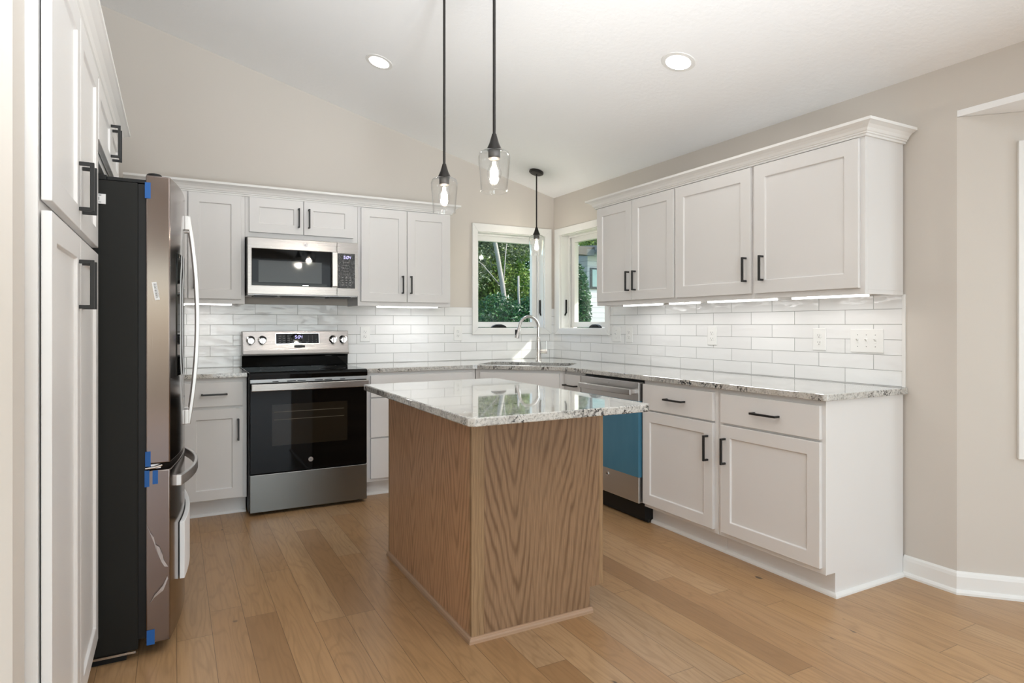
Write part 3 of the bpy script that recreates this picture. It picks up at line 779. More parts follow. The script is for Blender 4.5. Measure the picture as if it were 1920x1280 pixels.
door(c, 2.571, 3.138, .134, .697, YB, handle=(2.604, .563, True))

# --- pantry and the cabinet over the refrigerator (run frame: lx = y, ly = -x, facing +x)
LR = pi / 2
XP = 3.382
c = Thing('pantry_cabinet', 'tall white pantry cabinet with paired doors in the left foreground', 'cabinet', (-2.80, 3.7, 0), LR)
pb = MB()
pb.prism([(4.03, 0), (3.48, 0), (3.48, .108), (XP + .0235, .108), (XP + .0235, 2.118), (4.03, 2.118)], -3.276, -2.314, 'x')
c.part('carcass', pb, M['cab'], .0015)
P0, PS, P1 = -3.262, -2.790, -2.328
for lo, hi, hz in ((.118, 1.4675, 1.333), (1.489, 2.096, 1.608)):
    door(c, P0, PS - .0025, lo, hi, XP, handle=(PS - .034, hz, True)); door(c, PS + .0025, P1, lo, hi, XP, handle=(PS + .034, hz, True))
c = Thing('wall_cabinet', 'deep white two-door wall cabinet above the refrigerator', 'cabinet', (-1.85, 3.7, 1.85), LR, 'white shaker wall cabinets')
ob = MB().box(-2.313, -1.385, XP + .0235, 4.03, 1.853, 2.118)
c.part('carcass', ob, M['cab'], .0015)
door(c, -2.298, -1.8025, 1.878, 2.096, XP, rail=.055, handle=(-1.836, 1.994, True)); door(c, -1.7975, -1.400, 1.878, 2.096, XP, rail=.055, handle=(-1.760, 1.994, True))
XC = -(XP + .0230)
m = MB(); m.sweep2d([(XC, -3.276), (XC, -1.385), (-4.03, -1.385)], crown_prof(2.098, 2.168))
solo('crown_molding', m, M['crown'], 'white crown molding over the pantry and refrigerator cabinets', 'molding', 'crown moldings')

# ------------------------------------------------------------------ refrigerator (run frame LR)
FC, FW = -1.845, .455
def fy_(lx): return 3.105 + .055 * ((lx - FC) / FW) ** 2
fr = Thing('refrigerator', 'stainless french-door refrigerator with black sides and blue tape', 'refrigerator', (FC, 3.6, 0), LR)
cs_ = MB().box(-2.297, -1.393, 3.262, 3.92, .035, 1.738)
case = fr.part('case', cs_, M['fridgeside'], .006)
fr.part('gasket', MB().box(-2.290, -1.400, 3.237, 3.262, .07, 1.735), M['blackplastic'])
fr.part('base_rail', MB().box(-2.28, -1.41, 3.30, 3.90, .0, .036), M['blackplastic'])
fr.part('side_rail', MB().box(-2.299, -2.296, 3.27, 3.90, .026, .034), M['nickel'], label='thin bright bottom strip')
hg = MB().box(-2.29, -1.40, 3.36, 3.90, 1.739, 1.757).box(-2.29, -2.15, 3.20, 3.36, 1.739, 1.752)
hg.lathe([(0, 1.74), (.026, 1.74), (.026, 1.778), (.022, 1.782), (0, 1.782)], (-2.255, 3.212, 0), 16)
fr.part('hinge_cover', hg, M['blackplastic'], .002)
def fdoor(name, a, b_, z0, z1, thick=.0):
    n = 14
    pts = [(a + (b_ - a) * i / n, fy_(a + (b_ - a) * i / n)) for i in range(n + 1)]
    mb = MB().prism(pts + [(b_, 3.238), (a, 3.238)], z0, z1, 'z')
    return fr.part(name, mb, M['steelmirror'], .004, smooth=2, segs=3)
d1 = fdoor('door', -2.300, FC - .0025, .709, 1.768); d2 = fdoor('door', FC + .0025, -1.390, .709, 1.768)
dr = fdoor('freezer_drawer', -2.300, -1.390, .050, .684)
fr.part('hinge_bracket', MB().box(-2.285, -2.2, 3.19, 3.25, .688, .704).tube([(-2.296, 3.24, .692), (-2.297, 3.21, .694), (-2.297, 3.185, .701)], .004, 8), M['chrome'], label='bright hinge bracket')
def arc_handle(par, pts, w, h, side): return fr.part('handle', MB().rectsweep(pts, w, h, side), M['steel'], .003, parent=par)
for par, lx in ((d1, FC - .050), (d2, FC + .050)):
    pts = []
    for i in range(21):
        k = i / 20; z = .79 + .90 * k
        pts.append((lx, 3.062 + .036 * (2 * k - 1) ** 2 - .006, z))
    hm = MB().rectsweep(pts, .026, .016, (1, 0, 0))
    for z in (.79, 1.63): hm.box(lx - .014, lx + .014, 3.088, fy_(lx) + .002, z, z + .062)
    fr.part('handle', hm, M['steelsoft'], .003, parent=par)
pts = []
for i in range(25):
    k = i / 24; lx = -2.19 + .69 * k
    pts.append((lx, 3.060 + .066 * (2 * k - 1) ** 2, .615))
hm = MB().rectsweep(pts, .040, .015, (0, 0, 1))
for lx in (-2.195, -1.520): hm.box(lx, lx + .025, 3.120, fy_(lx) + .004, .594, .636)
fr.part('handle', hm, M['steelsoft'], .003, parent=dr)
# dispenser in the near door
n = 8; a, b_ = -2.20, -1.97
dp = MB().prism([(a + (b_ - a) * i / n, fy_(a + (b_ - a) * i / n) - .003) for i in range(n + 1)] + [(b_, fy_(b_) + .01), (a, fy_(a) + .01)], 1.02, 1.50, 'z')
fr.part('dispenser', dp, M['blackglass'], .001, parent=d1, label='dark water dispenser panel')
# foam sheet clinging to the drawer front
n = 12; a, b_ = -2.15, -1.56
fs = MB().prism([(a + (b_ - a) * i / n, fy_(a + (b_ - a) * i / n) - .020) for i in range(n + 1)] + [(b_ - (b_ - a) * i / n, fy_(b_ - (b_ - a) * i / n) - .002) for i in range(n + 1)], .215, .440, 'z')
solo_t = Thing('foam_sheet', 'curved white foam sheet stuck on the refrigerator freezer drawer', 'packaging', (FC, 3.1, .215), LR)
solo_t.part('sheet', fs, M['foam'], .002, smooth=2)
# blue tape and stickers on the side
for lb, u0, u1, z0, z1 in (('blue tape piece at the top corner of the refrigerator door', 3.2225, 3.241, 1.683, 1.741),
                           ('blue tape piece at the bottom corner of the upper refrigerator door', 3.2225, 3.240, .700, .755),
                           ('blue tape piece at the black edge of the freezer drawer top', 3.2265, 3.242, .626, .686),
                           ('blue tape piece second from the edge on the freezer drawer top', 3.199, 3.2165, .634, .684),
                           ('blue tape piece at the bottom corner of the freezer drawer', 3.2095, 3.2355, .046, .100)):
    t = Thing('tape_strip', lb, 'tape', ((0, 0, 0)), LR, 'blue tape pieces on the refrigerator')
    t.base = (-2.301, (u0 + u1) / 2, z0); t.o.location = Matrix.Rotation(LR, 3, 'Z') @ Vector(t.base)
    mm = MB().box(-2.3022, -2.3002, u0, u1, z0, z1)
    t.part('tape', mm, M['tape'])
def sticker(lb, pts, lines):
    c0 = pts[0]
    t = Thing('sticker', lb, 'sticker', (-2.302, pts[0][0], pts[0][1]), LR, 'white stickers on the refrigerator')
    t.part('label_paper', MB().prism(pts, -2.3025, -2.2985, 'x'), M['paper'])
    mm = MB()
    A, Bq, D = Vector(pts[0]), Vector(pts[1]), Vector(pts[3])
    for (s0, s1, t0, t1) in lines:
        q = [A + (Bq - A) * s + (D - A) * tt for s, tt in ((s0, t0), (s1, t0), (s1, t1), (s0, t1))]
        mm.prism([tuple(v) for v in q], -2.3031, -2.3024, 'x')
    t.part('print', mm, M['ink'])
random.seed(3)
ln = [(.08 + .84 * i / 16, .08 + .84 * i / 16 + random.uniform(.012, .035), .30, .72) for i in range(16)] + [(.1 + i * .11, .1 + i * .11 + .06, .82, .90) for i in range(7)]
sticker('tilted white barcode sticker on the stainless refrigerator edge', [(3.2195, 1.375), (3.2085, 1.310), (3.1925, 1.313), (3.2040, 1.378)], ln)
sticker('white barcode sticker on the black refrigerator side', [(3.41, 1.650), (3.362, 1.650), (3.362, 1.685), (3.41, 1.685)],
        [(.42 + .05 * i, .42 + .05 * i + .028, .36, .68) for i in range(4)] + [(.3 + i * .09, .3 + i * .09 + .06, .80, .92) for i in range(5)] + [(.3 + i * .09, .3 + i * .09 + .05, .12, .2) for i in range(5)])
# peeling wrap on the drawer side
wv_ = MB(); random.seed(5)
def crumple(pts, wid):
    prev = None
    for (u, z), w_ in zip(pts, wid):
        a_ = wv_.bm.verts.new((-2.3015 - random.uniform(.001, .010), u + random.uniform(-.003, .003), z + w_)); b2 = wv_.bm.verts.new((-2.3015 - random.uniform(.001, .010), u, z - w_))
        if prev: wv_.bm.faces.new([prev[0], a_, b2, prev[1]])
        prev = (a_, b2)
crumple([(3.235, .49), (3.222, .455), (3.212, .43), (3.204, .40), (3.196, .385), (3.188, .36), (3.178, .34), (3.166, .325)], [.001, .004, .008, .012, .016, .015, .012, .002])
crumple([(3.226, .20), (3.212, .222), (3.196, .235), (3.182, .25), (3.166, .285)], [.002, .006, .006, .010, .004])
fr.part('peeling_wrap', wv_, M['wrap'], label='crumpled clear wrap')

# ------------------------------------------------------------------ emblem, seven-segment helpers
def emblem(t, par, x, y, z, r, mat=None):
    t_ = MB().lathe([(0, -.003), (r * .86, -.003), (r * .88, -.0042), (r, -.0042), (r, 0), (0, 0)], (x, y, z), 24, 'y')
    e = t.part('emblem', t_, mat or M['chrome'], smooth=2, parent=par)
    g = MB()
    sc = r * .5
    g.tube([(x + sc * .15 * cos(a) - sc * .45, y - .0038, z + sc * .75 * sin(a)) for a in [k * .35 for k in range(4, 20)]], r * .06, 6)
    g.tube([(x + sc * (.5 + .35 * cos(a)), y - .0038, z + sc * (.05 + .55 * sin(a))) for a in [k * .35 for k in range(2, 19)]], r * .06, 6)
    g.tube([(x - sc * .8, y - .0038, z), (x - sc * .2, y - .0038, z + sc * .12), (x + sc * .8, y - .0038, z + sc * .1)], r * .05, 6)
    t.part('monogram', g, M['ink'], parent=e)
    return e
SEG = {'0': 'abcdef', '4': 'fgbc', '5': 'afgcd'}
def clock(mb, x, y, z, h):
    w = h * .55; th = h * .13; sk_ = .18
    def bar(u0, v0, u1, v1):
        dx, dz = u1 - u0, v1 - v0
        n_ = (dz, -dx); l_ = math.hypot(*n_); n_ = (n_[0] / l_ * th / 2, n_[1] / l_ * th / 2)
        q = [(u0 + n_[0], v0 + n_[1]), (u1 + n_[0], v1 + n_[1]), (u1 - n_[0], v1 - n_[1]), (u0 - n_[0], v0 - n_[1])]
        mb.prism([(x + a_ + (b2) * sk_, z + b2) for a_, b2 in q], y - .0012, y, 'y')
    cx_ = 0
    for ch in '5:04':
        if ch == ':':
            for v in (.3, .7):
                mb.box(x + cx_ + h * v * sk_, x + cx_ + th + h * v * sk_, y - .0012, y, z + h * v - th / 2, z + h * v + th / 2)
            cx_ += th * 2.2; continue
        P_ = {'a': (0, h, w, h), 'g': (0, h / 2, w, h / 2), 'd': (0, 0, w, 0), 'f': (0, h / 2, 0, h), 'b': (w, h / 2, w, h), 'e': (0, 0, 0, h / 2), 'c': (w, 0, w, h / 2)}
        for s_ in SEG[ch]:
            u0, v0, u1, v1 = P_[s_]; bar(cx_ + u0, v0, cx_ + u1, v1)
        cx_ += w + th * 2.2

# ------------------------------------------------------------------ microwave
mw = Thing('microwave', 'stainless over-the-range microwave with black glass door', 'microwave', (-2.33, 0, 1.43))
X0, X1, MY, Z0, Z1 = -2.707, -1.953, -.40, 1.431, 1.8185
mw.part('case', MB().box(X0 - .0015, X1 + .0015, -.358, -.004, 1.446, 1.824), M['blackplastic'], .003)
dw = MB().prism([(X0, Z0), (-2.1055, Z0), (-2.1055, Z1), (X0, Z1)], MY, -.358, 'y', holes=[[(-2.679, 1.493), (-2.144, 1.493), (-2.144, 1.743), (-2.679, 1.743)]])
md = mw.part('door', dw, M['steel'], .003)
mw.part('door_glass', MB().box(-2.679, -2.144, MY + .002, -.36, 1.493, 1.743), M['blackglass'], parent=md, label='black glass')
mw.part('door_window', MB().box(-2.6365, -2.213, MY + .0008, MY + .002, 1.515, 1.664), flat('grey_mesh_window', (.050, .052, .048), .06, spec=.35), parent=md, label='grey see-through window')
mh = MB().box(-2.1455, -2.106, MY - .030, MY - .014, 1.494, 1.742)
for z in (1.50, 1.715): mh.box(-2.140, -2.112, MY - .015, MY + .002, z, z + .022)
mw.part('handle', mh, M['steelv'], .004, parent=md)
mw.part('indicator', MB().box(-2.345, -2.305, MY - .0005, MY + .002, 1.4965, 1.5005), M['chrome'], parent=md)
emblem(mw, md, -2.3262, MY, 1.785, .0155)
cp = MB().prism([(-2.1045, Z0), (X1, Z0), (X1, Z1), (-2.1045, Z1)], MY, -.358, 'y', holes=[[(-2.1030, 1.487), (-1.9755, 1.487), (-1.9755, 1.738), (-2.1030, 1.738)]])
mp = mw.part('control_panel', cp, M['steel'], .003)
kp = mw.part('keypad', MB().box(-2.1030, -1.9755, MY + .0015, -.36, 1.487, 1.738), M['crinkle'], parent=mp, label='black keypad under crinkled film')
ck = MB(); clock(ck, -2.057, MY + .0015, 1.702, .019); mw.part('clock_digits', ck, M['digits'], parent=mp)
for r_ in range(4):
    for c_ in range(3): mw.part('key_mark', MB().box(-2.070 + c_ * .027, -2.058 + c_ * .027, MY + .0008, MY + .0016, 1.508 + r_ * .018, 1.513 + r_ * .018), M['legend'], parent=mp)
for r_ in range(5):
    mw.part('key_mark', MB().box(-2.062, -2.02, MY + .0008, MY + .0016, 1.590 + r_ * .021, 1.5915 + r_ * .021), M['legend'], parent=mp)
mw.part('bottom_plate', MB().box(X0 + .002, X1 - .002, -.395, -.01, 1.424, 1.445), M['greyvent'], .002, label='pale grey bottom plate')
mw.part('front_vent', MB().prism([(-2.50, -.392), (-2.16, -.392), (-2.20, -.34), (-2.46, -.34)], 1.419, 1.425, 'z').box(-2.47, -2.24, -.30, -.22, 1.4195, 1.425), M['blackplastic'])
for x_ in (-2.585, -2.075): mw.part('grease_filter', MB().box(x_ - .075, x_ + .075, -.375, -.20, 1.4185, 1.425), M['blackplastic'])

# ------------------------------------------------------------------ range
rg = Thing('range', 'stainless electric range with black glass cooktop and oven door', 'range', (-2.343, 0, 0))
GX0, GX1 = -2.7235, -1.9645
rg.part('body', MB().box(GX0, GX1, -.655, -.03, .018, .905), M['blackplastic'], .002)
for x_ in (GX0 + .04, GX1 - .04):
    for y_ in (-.60, -.08): rg.part('foot', MB().lathe([(0, 0), (.018, 0), (.018, .02), (0, .02)], (x_, y_, 0), 12), M['blackplastic'])
ckt = rg.part('cooktop', MB().prism([(-.03, .893), (-.03, .918), (-.670, .918), (-.690, .912), (-.696, .900), (-.693, .872), (-.655, .872), (-.655, .893)], GX0 - .001, GX1 + .001, 'x'), M['blackglass'], .003)
BM_ = flat('grey_burner_print', (.10, .10, .10), .3)
for x_, y_, r_ in ((-2.53, -.22, .075), (-2.53, -.50, .11), (-2.16, -.22, .09), (-2.16, -.50, .09)):
    bn = MB().lathe([(r_ - .002, .9183), (r_, .9183), (r_, .9186), (r_ - .002, .9186)], (x_, y_, 0), 40, close=True)
    rg.part('burner_ring', bn, BM_, parent=ckt)
# back guard
bgd = rg.part('backguard', MB().prism([(-.012, .918), (-.105, .918), (-.110, .985), (-.118, 1.0), (-.012, 1.0)], -2.716, -1.955, 'x'), M['blackglass'], .003, label='black riser')
pan = rg.part('control_panel', MB().prism([(-.012, 1.0), (-.128, .998), (-.130, 1.012), (-.122, 1.036), (-.094, 1.176), (-.012, 1.176)], -2.7115, -1.9515, 'x'), M['steel'], .003)
rg.part('reflector_label', MB().box(-2.13, -2.08, -.1125, -.108, .9885, .9965), M['legend'], parent=bgd)
sl = (1.176 - 1.036) / (.122 - .094); ta = math.atan2(.122 - .094, 1.176 - 1.036)
def pp(x, h, d=0):   # point on the slanted panel, h up along it from its lower edge, d out of it
    return (x, -.122 + h * sin(ta) - d * cos(ta), 1.036 + h * cos(ta) - d * sin(ta))
def pquad(mb, x0, x1, h0, h1, d0, d1):
    v = [mb.bm.verts.new(pp(x, h, d)) for d in (d0, d1) for x, h in ((x0, h0), (x1, h0), (x1, h1), (x0, h1))]
    for f in ((0, 3, 2, 1), (4, 5, 6, 7), (0, 1, 5, 4), (1, 2, 6, 5), (2, 3, 7, 6), (3, 0, 4, 7)): mb.bm.faces.new([v[i] for i in f])
m = MB(); pquad(m, -2.487, -2.170, .045, .127, 0, .002); bz = rg.part('display_bezel', m, M['chrome'], .001, parent=pan)
m = MB(); pquad(m, -2.482, -2.175, .049, .123, .0005, .0028); rg.part('display', m, M['blackglass'], parent=pan, label='black display glass')
ck = MB(); clock(ck, -2.349, 0, 0, .020)
for v in ck.bm.verts:
    v.co = Vector(pp(v.co.x, .088 + v.co.z, .0030 - v.co.y))
rg.part('clock_digits', ck, M['digits'], parent=pan)
random.seed(11)
def kmark(*q):
    g_ = MB(); pquad(g_, *q, .0028, .0032); rg.part('key_mark', g_, M['legend'], parent=pan)
for r_ in range(4):
    for c_ in range(3): kmark(-2.464 + c_ * .030, -2.448 + c_ * .030 + random.uniform(-.004, .004), .057 + r_ * .0155, .0605 + r_ * .0155)
    for c_ in range(3): kmark(-2.252 + c_ * .028, -2.249 + c_ * .028, .059 + r_ * .0145, .062 + r_ * .0145)
for x_ in (-2.372, -2.344, -2.318, -2.270): kmark(x_, x_ + .014, .056, .060)
m = MB(); pquad(m, -2.356, -2.278, .018, .034, 0, .0015); pquad(m, -2.346, -2.296, .016, .036, .001, .002); rg.part('badge', m, M['blackplastic'], parent=pan, label='small black badge')
Rm = Matrix.Rotation(-(pi / 2 + ta) + pi, 3, 'X')
for x_ in (-2.657, -2.578, -2.068, -1.992):
    k = MB()
    p0 = Vector(pp(x_, .078, 0)); nrm = Vector(pp(0, 0, 1)) - Vector(pp(0, 0, 0)); upv = (Vector(pp(0, 1, 0)) - Vector(pp(0, 0, 0)))
    mtx = Matrix((Vector((1, 0, 0)), upv, nrm)).transposed()
    k.lathe([(0, 0), (.030, 0), (.031, .004), (.026, .007), (.0235, .009), (.0225, .030), (.020, .033), (0, .033)], p0, 28, 'z', mat=mtx)
    kn = rg.part('knob', k, M['chrome'], smooth=2, parent=pan)
    g = MB()
    def kv(a_, b2, c2): return p0 + Vector((1, 0, 0)) * a_ + upv * b2 + nrm * c2
    for s_ in ((-.005, .005, -.021, .024, .030, .044),):
        v = [g.bm.verts.new(kv(a_, b2, c2)) for c2 in (s_[4], s_[5]) for a_, b2 in ((s_[0], s_[2]), (s_[1], s_[2]), (s_[1], s_[3]), (s_[0], s_[3]))]
        for f in ((0, 3, 2, 1), (4, 5, 6, 7), (0, 1, 5, 4), (1, 2, 6, 5), (2, 3, 7, 6), (3, 0, 4, 7)): g.bm.faces.new([v[i] for i in f])
    rg.part('knob_grip', g, M['chrome'], .002, parent=kn)
    m = MB(); pquad(m, x_ - .0015, x_ + .0015, .030, .036, 0, .0006); rg.part('knob_mark', m, M['ink'], parent=pan)
# front: vent strip, handle, oven door, drawer
vs = rg.part('vent_strip', MB().box(GX0 + .004, GX1 - .004, -.690, -.655, .848, .871), M['greyvent'], .002, label='pale vent strip')
for a_, b2 in ((-2.585, -2.548), (-2.495, -2.440), (-2.430, -2.377), (-2.318, -2.266), (-2.255, -2.205), (-2.150, -2.118)): rg.part('vent_slot', MB().box(a_, b2, -.6915, -.689, .853, .858), M['darkgap'], parent=vs)
od = rg.part('oven_door', MB().box(GX0 + .003, GX1 - .003, -.690, -.655, .268, .846), M['blackglass'], .003, label='black glass oven door')
m = MB().rectsweep([(GX0 + .006 + (GX1 - GX0 - .012) * i / 12, -.742 - .010 * (1 - (i / 6 - 1) ** 2), .824) for i in range(13)], .046, .014, (0, 0, 1))
for x_ in (GX0 + .012, GX1 - .040): m.box(x_, x_ + .028, -.738, -.689, .806, .842)
rg.part('handle', m, M['steel'], .004, parent=od)
ow = rg.part('oven_window', MB().box(-2.588, -2.102, -.6908, -.6895, .440, .706), flat('brown_oven_window', (.014, .011, .007), .04, spec=.3), parent=od, label='dim oven window')
m = MB().box(-2.575, -2.125, -.6914, -.6906, .656, .659).box(-2.575, -2.125, -.6914, -.6906, .606, .609)
rg.part('rack_wire', m, flat('dim_rack', (.10, .085, .06), .4), parent=ow)
emblem(rg, od, -2.345, -.690, .333, .0155, M['nickel'])
rg.part('storage_drawer', MB().box(GX0 + .003, GX1 - .003, -.690, -.655, .022, .262), M['steeldark'], .003)

# ------------------------------------------------------------------ dishwasher (run frame RR)
dwt = Thing('dishwasher', 'stainless dishwasher with blue protective film beside the base cabinets', 'dishwasher', (1.645, 0, 0), RR)
dwt.part('tub', MB().box(1.334, 1.954, -.585, -.01, .02, .880), M['blackplastic'])
dd = dwt.part('door', MB().box(1.343, 1.948, -.630, -.586, .126, .868), M['steelsoft'], .003)
dwt.part('protective_film', MB().box(1.3435, 1.9485, -.6316, -.604, .285, .752), M['film'], .0008, parent=dd, label='blue protective film')
m = MB().rectsweep([(1.385 + .545 * i / 12, -.676 - .008 * (1 - (i / 6 - 1) ** 2), .810) for i in range(13)], .036, .020, (0, 0, 1))
for x_ in (1.388, 1.90): m.box(x_, x_ + .026, -.670, -.628, .796, .824)
dwt.part('handle', m, M['steelsoft'], .004, parent=dd)
emblem(dwt, dd, 1.640, -.630, .246, .014, M['nickel'])
dwt.part('indicator', MB().lathe([(0, -.001), (.003, -.001), (.003, 0), (0, 0)], (1.655, -.630, .846), 12, 'y'), M['slot'], parent=dd)
dwt.part('toe_plate', MB().box(1.336, 1.953, -.560, -.54, .0, .112), M['kick'], .002)

# ------------------------------------------------------------------ island
isl = Thing('kitchen_island', 'oak-clad kitchen island cabinet standing in the middle of the floor', 'island', (-1.83, -2.25, 0))
IX0, IX1, IY0, IY1 = -2.137, -1.512, -2.757, -1.722
body = MB().prism([(IX0 + .004, 0), (-1.582, 0), (-1.582, .105), (IX1 - .022, .105), (IX1 - .022, ZU - .001), (IX0 + .004, ZU - .001)], IY0 + .006, IY1, 'y')
isl.part('carcass', body, M['oak_side_lit'])
isl.part('end_panel', MB().prism([(IX0 + .055, 0), (-1.582, 0), (-1.582, .105), (IX1 - .020, .105), (IX1 - .020, ZU - .001), (IX0 + .055, ZU - .001)], IY0 + .001, IY0 + .006, 'y'), M['oak_end'], label='end panel with bold cathedral grain')
isl.part('side_panel', MB().box(IX0, IX0 + .005, IY0 + .018, IY1 - .012, 0, ZU - .001), M['oak_side_lit'], label='long side panel with fine grain')
isl.part('corner_post', MB().box(IX0 - .001, IX0 + .054, IY0 - .001, IY0 + .017, 0, ZU - .001), M['oak_post'], .001, label='straight-grained corner strip')
isl.part('back_edge', MB().box(IX0 - .001, IX0 + .012, IY1 - .011, IY1 + .003, 0, ZU - .001), M['oak_post'], .001)
isl.part('face_frame', MB().box(IX1 - .0195, IX1, IY0 + .001, IY1, .105, ZU - .001), M['oak_post'], .001)
for a_, b2 in ((IY0 + .03, -2.245), (-2.235, IY1 - .03)):
    m = MB().box(IX1, IX1 + .019, a_, b2, .14, .70); dd_ = isl.part('door', m, M['oak_side_lit'], .002)
    isl.part('handle', MB().box(IX1 + .044, IX1 + .054, b2 - .05, b2 - .04, .52, .66).box(IX1 + .018, IX1 + .045, b2 - .05, b2 - .04, .52, .53).box(IX1 + .018, IX1 + .045, b2 - .05, b2 - .04, .65, .66), M['black'], parent=dd_)
    m = MB().box(IX1, IX1 + .019, a_, b2, .715, .86); isl.part('drawer', m, M['oak_side_lit'], .002)
shp = [(0, 0), (.016, 0), (.0155, .010), (.012, .017), (.006, .021), (0, .022)]
m = MB(); m.sweep2d([(IX0, IY1 - .005), (IX0, IY0), (-1.575, IY0)][::-1], [(-o, z) for o, z in shp])
isl.part('shoe_molding', m, M['oak_shoe'])
m = MB().prism([(-2.294, -3.062), (-2.276, -3.080), (-1.526, -3.064), (-1.512, -3.050), (-1.500, -1.722), (-2.284, -1.762)], ZU, ZC, 'z')
solo('island_countertop', m, M['granite'], 'polished speckled granite slab topping the oak island', 'countertop', 'granite countertops', bevel=.004)

# ------------------------------------------------------------------ wall plates
def duplex(lb, cx, cz, rot, h=.121, w=.079):
    t = Thing('wall_outlet', lb, 'outlet', (cx, 0, cz), rot, 'white duplex outlets on the tile')
    p = t.part('cover_plate', MB().box(cx - w / 2, cx + w / 2, -.006, -.0005, cz - h / 2, cz + h / 2), M['plate'], .004)
    for s_ in (-1, 1):
        zc_ = cz + s_ * .0195
        m = MB().prism([(cx + .0165 * cos(a_) * 1.0, zc_ + max(-.0135, min(.0135, .0165 * sin(a_)))) for a_ in [2 * pi * k / 24 for k in range(24)]], -.0085, -.005, 'y')
        r_ = t.part('receptacle', m, M['plate'], .0008)
        t.part('slots', MB().box(cx - .0075, cx - .0055, -.0089, -.0084, zc_ - .001, zc_ + .008).box(cx + .0050, cx + .0070, -.0089, -.0084, zc_ - .001, zc_ + .007).lathe([(0, -.0089), (.0026, -.0089), (.0026, -.0084), (0, -.0084)], (cx, 0, zc_ - .0075), 10, 'y'), M['slot'], parent=r_)
duplex('white duplex outlet on the tile right beside the range', -1.789, 1.1485, 0)
duplex('white duplex outlet on the back tile left of the corner window', -.977, 1.148, 0)
duplex('white duplex outlet next to the single switch by the right-hand window', 1.099, 1.147, RR)
duplex('white duplex outlet alone in the middle of the right-hand tile', 1.942, 1.149, RR)
duplex('white duplex outlet next to the triple switch plate', 2.713, 1.1415, RR)
def switch(lb, cx, cz, rot, n, w, h=.121):
    t = Thing('light_switch', lb, 'switch', (cx, 0, cz), rot, 'white toggle switch plates')
    t.part('cover_plate', MB().box(cx - w / 2, cx + w / 2, -.006, -.0005, cz - h / 2, cz + h / 2), M['plate'], .004)
    for i in range(n):
        x_ = cx + (i - (n - 1) / 2) * .046
        t.part('toggle', MB().box(x_ - .006, x_ + .006, -.0075, -.005, cz - .0125, cz + .0125).prism([(-.006, cz - .004), (-.020, cz + .010), (-.018, cz + .014), (-.006, cz + .008)], x_ - .0045, x_ + .0045, 'x'), M['plate'], .0008)
        t.part('screw', MB().lathe([(0, -.0068), (.0025, -.0068), (.0025, -.0058), (0, -.0058)], (x_, 0, cz + .030), 10, 'y').lathe([(0, -.0068), (.0025, -.0068), (.0025, -.0058), (0, -.0058)], (x_, 0, cz - .030), 10, 'y'), M['legend'])
switch('white single toggle switch against the right-hand window casing', .940, 1.147, RR, 1, .110)
switch('white triple toggle switch plate near the outer end of the tile', 2.976, 1.139, RR, 3, .172)

# ------------------------------------------------------------------ pendants
def pendant(lb, x, y, zbot, energy, rodr=.0062):
    t = Thing('pendant_light', lb, 'light', (x, y, zbot), 0, 'clear glass pendants')
    zt_ = zbot + .172      # top of glass
    ceil_z = zc(x)
    nrm = Vector((.265, 0, 1)).normalized()
    mt = Matrix.Rotation(math.atan(.265), 3, 'Y')
    t.part('canopy', MB().lathe([(0, 0), (.060, 0), (.062, -.004), (.062, -.014), (.052, -.018), (.050, -.022), (0, -.024)], (x, y, ceil_z - .001), 32, mat=mt), M['bronze'], smooth=2)
    t.part('rod', MB().tube([(x, y, zt_ + .05), (x, y, ceil_z - .010)], rodr, 12), M['bronze'], smooth=2)
    t.part('socket_cone', MB().lathe([(0, zt_ + .066), (.009, zt_ + .066), (.012, zt_ + .055), (.020, zt_ + .028), (.031, zt_ + .004), (.031, zt_ - .001), (0, zt_ - .001)], (x, y, 0), 28), M['bronze'], smooth=2)
    t.part('socket_ring', MB().lathe([(0, zt_ - .001), (.024, zt_ - .001), (.025, zt_ - .006), (.0245, zt_ - .034), (.020, zt_ - .038), (0, zt_ - .038)], (x, y, 0), 24), flat('dark_socket', (.05, .045, .04), .4, .6), smooth=2)
    w = .0025
    prof = [(.024, zt_), (.046, zt_ - .003), (.060, zt_ - .012), (.0655, zt_ - .028), (.0648, zt_ - .05), (.058, zt_ - .120), (.0552, zbot + .006), (.0562, zbot + .002), (.0552, zbot)]
    inn = [(r - w, z if i else z - w) for i, (r, z) in enumerate(prof)]
    sh_ = t.part('glass_shade', MB().lathe(prof + inn[::-1], (x, y, 0), 40, close=True), M['shade'], smooth=True)
    bl = [(.0125, zt_ - .038), (.0135, zt_ - .050), (.022, zt_ - .068), (.029, zt_ - .088), (.0295, zt_ - .100), (.025, zt_ - .116), (.013, zt_ - .127), (0, zt_ - .130)]
    t.part('bulb', MB().lathe(bl, (x, y, 0), 24), M['shade'], smooth=True)
    f = MB()
    for a_ in (0, .8, 1.6, 2.4, 3.2, 4.0, 4.8, 5.6):
        f.tube([(x + .006 * cos(a_), y + .006 * sin(a_), zt_ - .048), (x + .010 * cos(a_), y + .010 * sin(a_), zt_ - .110)], .0016, 6)
    t.part('filament', f, M['bulb'])
    light('bulb_lamp', 'POINT', (0, 0, (zt_ - .085) - zbot), energy, (1, .92, .82), parent=t.o, shadow_soft_size=.02)
pendant('clear glass pendant over the far part of the island, left of the two', -1.981, -2.110, 1.766, 10)
pendant('clear glass pendant over the near part of the island, right of the two', -1.987, -2.655, 1.763, 10)
pendant('short clear glass pendant hanging over the corner sink', -.424, -.397, 1.812, 7)

